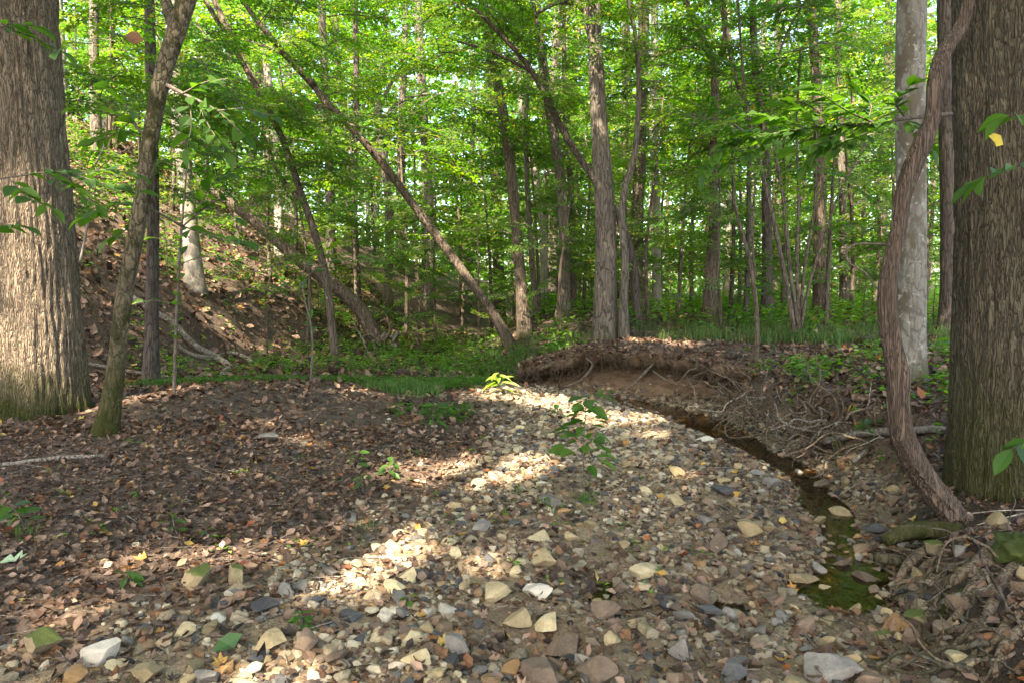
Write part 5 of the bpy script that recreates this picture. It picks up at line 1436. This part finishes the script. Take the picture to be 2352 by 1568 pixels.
def leafy_branch(label, lines, leaf_px, step_px, seed, name='leafy_branch', mat=None, fill=1.0, whorl=0, spread=.55, cat='branch', group=None):
    rng = np.random.default_rng(seed)
    b = px(*lines[0][0][:2], lines[0][0][3])
    t = thing(name, b, label, cat, group)
    tubes = []
    for li, ln in enumerate(lines):
        P = pxs(ln); P[:, :3] -= b
        tubes.append(tube(P, 16, 6, 0, 1, 5, .1, li, 9))
        C = curve_pts(P, 60)
        Yd = ln[0][3]
        L0 = leaf_px * Yd / FPX
        length = np.linalg.norm(np.diff(C[:, :3], axis=0), axis=1).sum()
        m = max(2, int(length / (step_px * Yd / FPX)))
        st0 = .3 if li == 0 else .1
        for k in range(m):
            u = st0 + (1 - st0) * (k + .5) / m
            if rng.uniform() > fill: continue
            i0 = min(58, int(u * 59))
            p = C[i0, :3]; tg_ = unit(C[i0 + 1, :3] - C[i0, :3])
            sd = unit(np.cross(tg_, (0, 0, 1.0))) * (1 if k % 2 else -1)
            d = tg_ * rng.uniform(.2, .9) + sd * rng.uniform(.4, 1.0) + np.array([0, 0, rng.uniform(-.3, .15)])
            near_leaf(t, p, d, np.array([rng.normal(0, spread), rng.normal(-.12, spread), 1.0]), L0 * rng.uniform(.5, 1.25), int(rng.integers(10)))
        near_leaf(t, C[-1, :3], C[-1, :3] - C[-3, :3] + (0, 0, -.005), np.array([0, -.2, 1.0]), L0, int(rng.integers(10)))
    V, F = join_tubes(tubes)
    link('twig', mesh_np('twig', V, F, mat or M_TWIG), t)
    return t

leafy_branch('long leafy branch reaching left from the right edge trunk', [
    [(2185, 262, 12, 4.35), (2085, 272, 10, 4.3), (2010, 284, 8, 4.25), (1900, 290, 6, 4.2), (1790, 305, 4, 4.15), (1670, 330, 2, 4.1)],
    [(2010, 284, 6, 4.25), (1960, 262, 5, 4.2), (1900, 225, 3, 4.1), (1870, 200, 2, 4.05)], [(1950, 287, 4, 4.2), (1900, 320, 3, 4.1), (1830, 350, 2, 4.0)], [(1850, 295, 3, 4.2), (1780, 270, 2, 4.2), (1700, 265, 2, 4.2)],
    [(2080, 272, 4, 4.3), (2060, 230, 3, 4.2), (2090, 195, 2, 4.15)], [(1800, 303, 3, 4.15), (1740, 345, 2, 4.1), (1680, 375, 2, 4.05)], [(1990, 285, 4, 4.25), (2000, 240, 3, 4.3), (1960, 205, 2, 4.35)], [(1760, 310, 2, 4.1), (1700, 300, 2, 4.0), (1650, 290, 1, 3.95)],
    [(2040, 280, 4, 4.3), (1980, 310, 3, 4.15), (1920, 345, 2, 4.05)], [(1880, 292, 3, 4.2), (1840, 250, 2, 4.3), (1790, 235, 2, 4.35)],
    [(2070, 272, 3, 4.3), (2110, 300, 2, 4.2), (2140, 340, 2, 4.15)], [(1950, 285, 3, 4.2), (1880, 345, 2, 4.3), (1850, 385, 2, 4.3)], [(1700, 322, 2, 4.1), (1650, 350, 2, 4.1), (1620, 400, 1, 4.1)]], 44, 7, 1, spread=.3)
leafy_branch('drooping leafy twig crossing the top of the massive left trunk', [[(-60, 40, 6, 5.0), (0, 62, 5, 5.0), (60, 80, 4, 5.0), (140, 118, 2, 5.0)], [(0, 62, 3, 5.0), (40, 55, 2, 4.9), (90, 62, 2, 4.9)]], 46, 16, 2)
leafy_branch('leafy twig crossing the middle of the massive left trunk', [[(-60, 420, 6, 5.3), (40, 405, 5, 5.3), (140, 395, 4, 5.3), (230, 420, 3, 5.2), (330, 440, 2, 5.2)], [(100, 398, 3, 5.3), (160, 430, 2, 5.2), (220, 470, 2, 5.1)], [(180, 402, 3, 5.3), (240, 390, 2, 5.3), (310, 400, 2, 5.3)], [(20, 408, 3, 5.3), (60, 450, 2, 5.2), (120, 480, 2, 5.1)]], 48, 15, 3)
leafy_branch('small leafy twig low at the far left edge', [[(-60, 540, 4, 5.0), (-10, 520, 3, 5.0), (55, 520, 2, 5.0)]], 46, 18, 4)
leafy_branch('spreading leafy branch right of the crooked mossy trunk', [
    [(372, 190, 12, 6.5), (430, 220, 9, 6.4), (490, 250, 6, 6.3), (560, 310, 3, 6.2)], [(420, 215, 5, 6.4), (470, 190, 4, 6.3), (530, 180, 2, 6.2)], [(450, 230, 5, 6.4), (480, 290, 3, 6.3), (520, 350, 2, 6.2)], [(500, 255, 4, 6.3), (560, 250, 3, 6.2), (620, 265, 2, 6.1)], [(430, 220, 4, 6.4), (440, 280, 3, 6.3), (430, 340, 2, 6.2)]], 44, 13, 5)
leafy_branch('leafy branch left of the crooked mossy trunk', [
    [(345, 330, 8, 6.6), (300, 280, 6, 6.6), (250, 260, 4, 6.6), (180, 250, 3, 6.6)], [(300, 280, 4, 6.6), (260, 310, 3, 6.6), (210, 330, 2, 6.6)], [(320, 300, 4, 6.6), (280, 230, 3, 6.6), (240, 190, 2, 6.6)]], 42, 13, 6)
leafy_branch('low leafy branch across the middle of the crooked mossy trunk', [
    [(420, 520, 7, 6.9), (340, 480, 5, 6.7), (270, 470, 4, 6.5), (190, 500, 2, 6.4)], [(340, 480, 4, 6.7), (300, 520, 3, 6.6), (250, 550, 2, 6.5)], [(420, 520, 5, 6.9), (480, 470, 4, 6.8), (550, 440, 2, 6.7)], [(420, 520, 5, 6.9), (480, 540, 4, 6.7), (560, 560, 2, 6.6)], [(450, 490, 3, 6.8), (500, 410, 2, 6.7), (560, 380, 2, 6.6)]], 42, 12, 7)
sp_ = leafy_branch('thin upright sapling stem with small leaves in front of the hillside', [
    [(398, 965, 9, 8.2), (404, 757, 8, 8.2), (411, 607, 7, 8.2), (417, 523, 6, 8.2), (430, 380, 4, 8.2)], [(411, 607, 3, 8.2), (470, 590, 3, 8.1), (530, 600, 2, 8.0)], [(405, 700, 3, 8.2), (350, 690, 2, 8.1), (300, 700, 2, 8.0)], [(414, 560, 3, 8.2), (350, 545, 2, 8.1)], [(420, 500, 3, 8.2), (490, 480, 2, 8.1), (540, 500, 2, 8)]], 36, 18, 8, name='sapling', cat='sapling', fill=.75)
leafy_branch('thin dark sapling with sparse leaves on the leafy mound', [[(714, 892, 6, 9.3), (713, 740, 5, 9.3), (700, 690, 4, 9.3), (696, 624, 3, 9.3), (728, 574, 2, 9.3)], [(700, 690, 2, 9.3), (640, 640, 2, 9.2), (590, 600, 1, 9.2)], [(697, 640, 2, 9.3), (760, 600, 2, 9.2), (820, 590, 1, 9.2)]], 34, 24, 9, name='sapling', cat='sapling', fill=.7)
leafy_branch('leafy twig tip entering from the right edge, high up', [[(2400, 240, 4, 3.6), (2360, 262, 3, 3.6), (2310, 268, 2, 3.6)]], 66, 22, 10)
leafy_branch('drooping leafy twig entering from the right edge', [[(2420, 350, 4, 3.6), (2350, 375, 3, 3.6), (2290, 395, 2, 3.6), (2235, 420, 2, 3.6)]], 70, 24, 11)
leafy_branch('green leaves poking in at the right edge near the ground', [[(2420, 1000, 4, 3.6), (2360, 1012, 3, 3.6), (2325, 1030, 2, 3.6)]], 74, 22, 12)

def seedling(x, y, hp, leaf_px, n, label, seed, cols=None, slim=False, name='seedling'):
    g = hit(x, y)
    Y = g[1]; u = Y / FPX
    rng = np.random.default_rng(seed)
    t = thing(name, g, label, 'seedling', 'seedlings')
    H = hp * u
    P = np.array([(0, 0, -.02, .0045), (rng.normal(0, .02), 0, H * .5, .004), (rng.normal(0, .03), 0, H, .0018)])
    link('stem', tube_mesh('stem', [tube(P, 10, 5, 0, 1, 5, 0, 0)], M_TWIG), t)
    mesh = None
    if cols is not None:
        v = LEAF_NEAR[0].copy(); v[:, 1] *= .22 if slim else .5
        mesh = mesh_np('leaf', v, LEAF_NEAR[1], M_LEAF, np.repeat(np.array(cols)[None], len(v), 0), smooth=False)
    for k in range(n):
        f = .3 + .7 * (k + .5) / n
        az = k * 2.4 + rng.normal(0, .3)
        p = np.array([np.interp(f, [0, .5, 1], [0, P[1][0], P[2][0]]), 0, H * f])
        out = (1.15 - f) * hp * .35 * u
        d = np.array([math.cos(az), math.sin(az), rng.uniform(-.35, .25)])
        near_leaf(t, p + d * out * rng.uniform(.2, 1.0), d, np.array([rng.normal(0, .35), rng.normal(-.2, .35), 1.0]), leaf_px * u * rng.uniform(.7, 1.2), int(rng.integers(10)), mesh)
    return t
seedling(1338, 1125, 225, 46, 48, 'dark green leafy seedling growing in the middle of the gravel bar', 1)
seedling(1148, 905, 52, 40, 16, 'bright lime seedling glowing in the sun beside the far gravel', 2, (.22, .3, .05), True)
for k, (x, y, hp, lp, n, lab) in enumerate(((815, 1085, 50, 26, 6, 'small seedling on the leaf litter left of the sunlit patch'), (893, 1100, 46, 30, 8, 'dark seedling just right of another on the leaf litter'), (412, 1228, 42, 34, 7, 'three leaved seedling in the middle of the left leaf litter'),
                                            (470, 1240, 30, 26, 4, 'low seedling right of the three leaved one'), (280, 1345, 34, 44, 6, 'seedling with broad leaves in the lower left litter'), (690, 1450, 50, 36, 10, 'grassy tuft beside the tan stone at lower left'),
                                            (60, 1215, 60, 46, 10, 'grassy clump at the left edge of the litter'), (1275, 965, 40, 22, 8, 'small green plant on the upper gravel'), (1000, 985, 60, 30, 14, 'leafy plant at the border of litter and gravel'), (1350, 1165, 34, 24, 9, 'mossy looking sprig below the dark green seedling'),
                                            (1240, 1170, 30, 20, 6, 'tiny sprig left of the dark green seedling'), (835, 1130, 46, 26, 8, 'fern like sprig on the litter above the sunlit sand'), (930, 1400, 34, 24, 6, 'thin sprig between the pale stones'), (1390, 930, 40, 24, 8, 'sprig at the top of the gravel bar under the cut bank'),
                                            (1860, 890, 60, 30, 12, 'leafy plant on the slope below the grassy bank'), (1700, 870, 70, 32, 14, 'fern at the right end of the undercut'), (2000, 1005, 40, 34, 8, 'plant beside the fallen log'), (2190, 850, 80, 36, 12, 'leafy plant between the vine and the right edge trunk'),
                                            (1345, 838, 34, 22, 6, 'plant sprouting from the lip of the cut bank'))):
    seedling(x, y, hp, lp, n, lab, 20 + k)
# single leaves that stand out
def lone_leaf(x, y, Y, c, s, rot, lab, shape=0):
    o = link('leaf', flat_leaf(c, shape, 1.5), label=lab, cat='leaf')
    o.location = px(x, y, Y); o.scale = (s, s * .9, s); o.rotation_euler = rot
lone_leaf(308, 90, 5.6, (.2, .09, .045), .13, (1.3, .2, .4), 'curled brown dead leaf hanging by the crooked mossy trunk', 1)
lone_leaf(2283, 325, 3.6, (.5, .4, .05), .09, (1.2, .5, .3), 'yellow leaf hanging in front of the right edge trunk', 1)
g = hit(525, 1500); o = link('leaf', flat_leaf((.05, .11, .03), 1, 1.0), label='fallen green leaf among the lower left stones', cat='leaf'); o.location = g + (0, 0, .03); o.scale = (.12, .1, .12); o.rotation_euler = (.2, -.3, .5)
g = hit(35, 1300); o = link('leaf', flat_leaf((.2, .28, .17), 0, 1.0), label='pale green fallen leaf at the left edge of the litter', cat='leaf'); o.location = g + (0, 0, .03); o.scale = (.14, .12, .12); o.rotation_euler = (.1, -.2, .3)
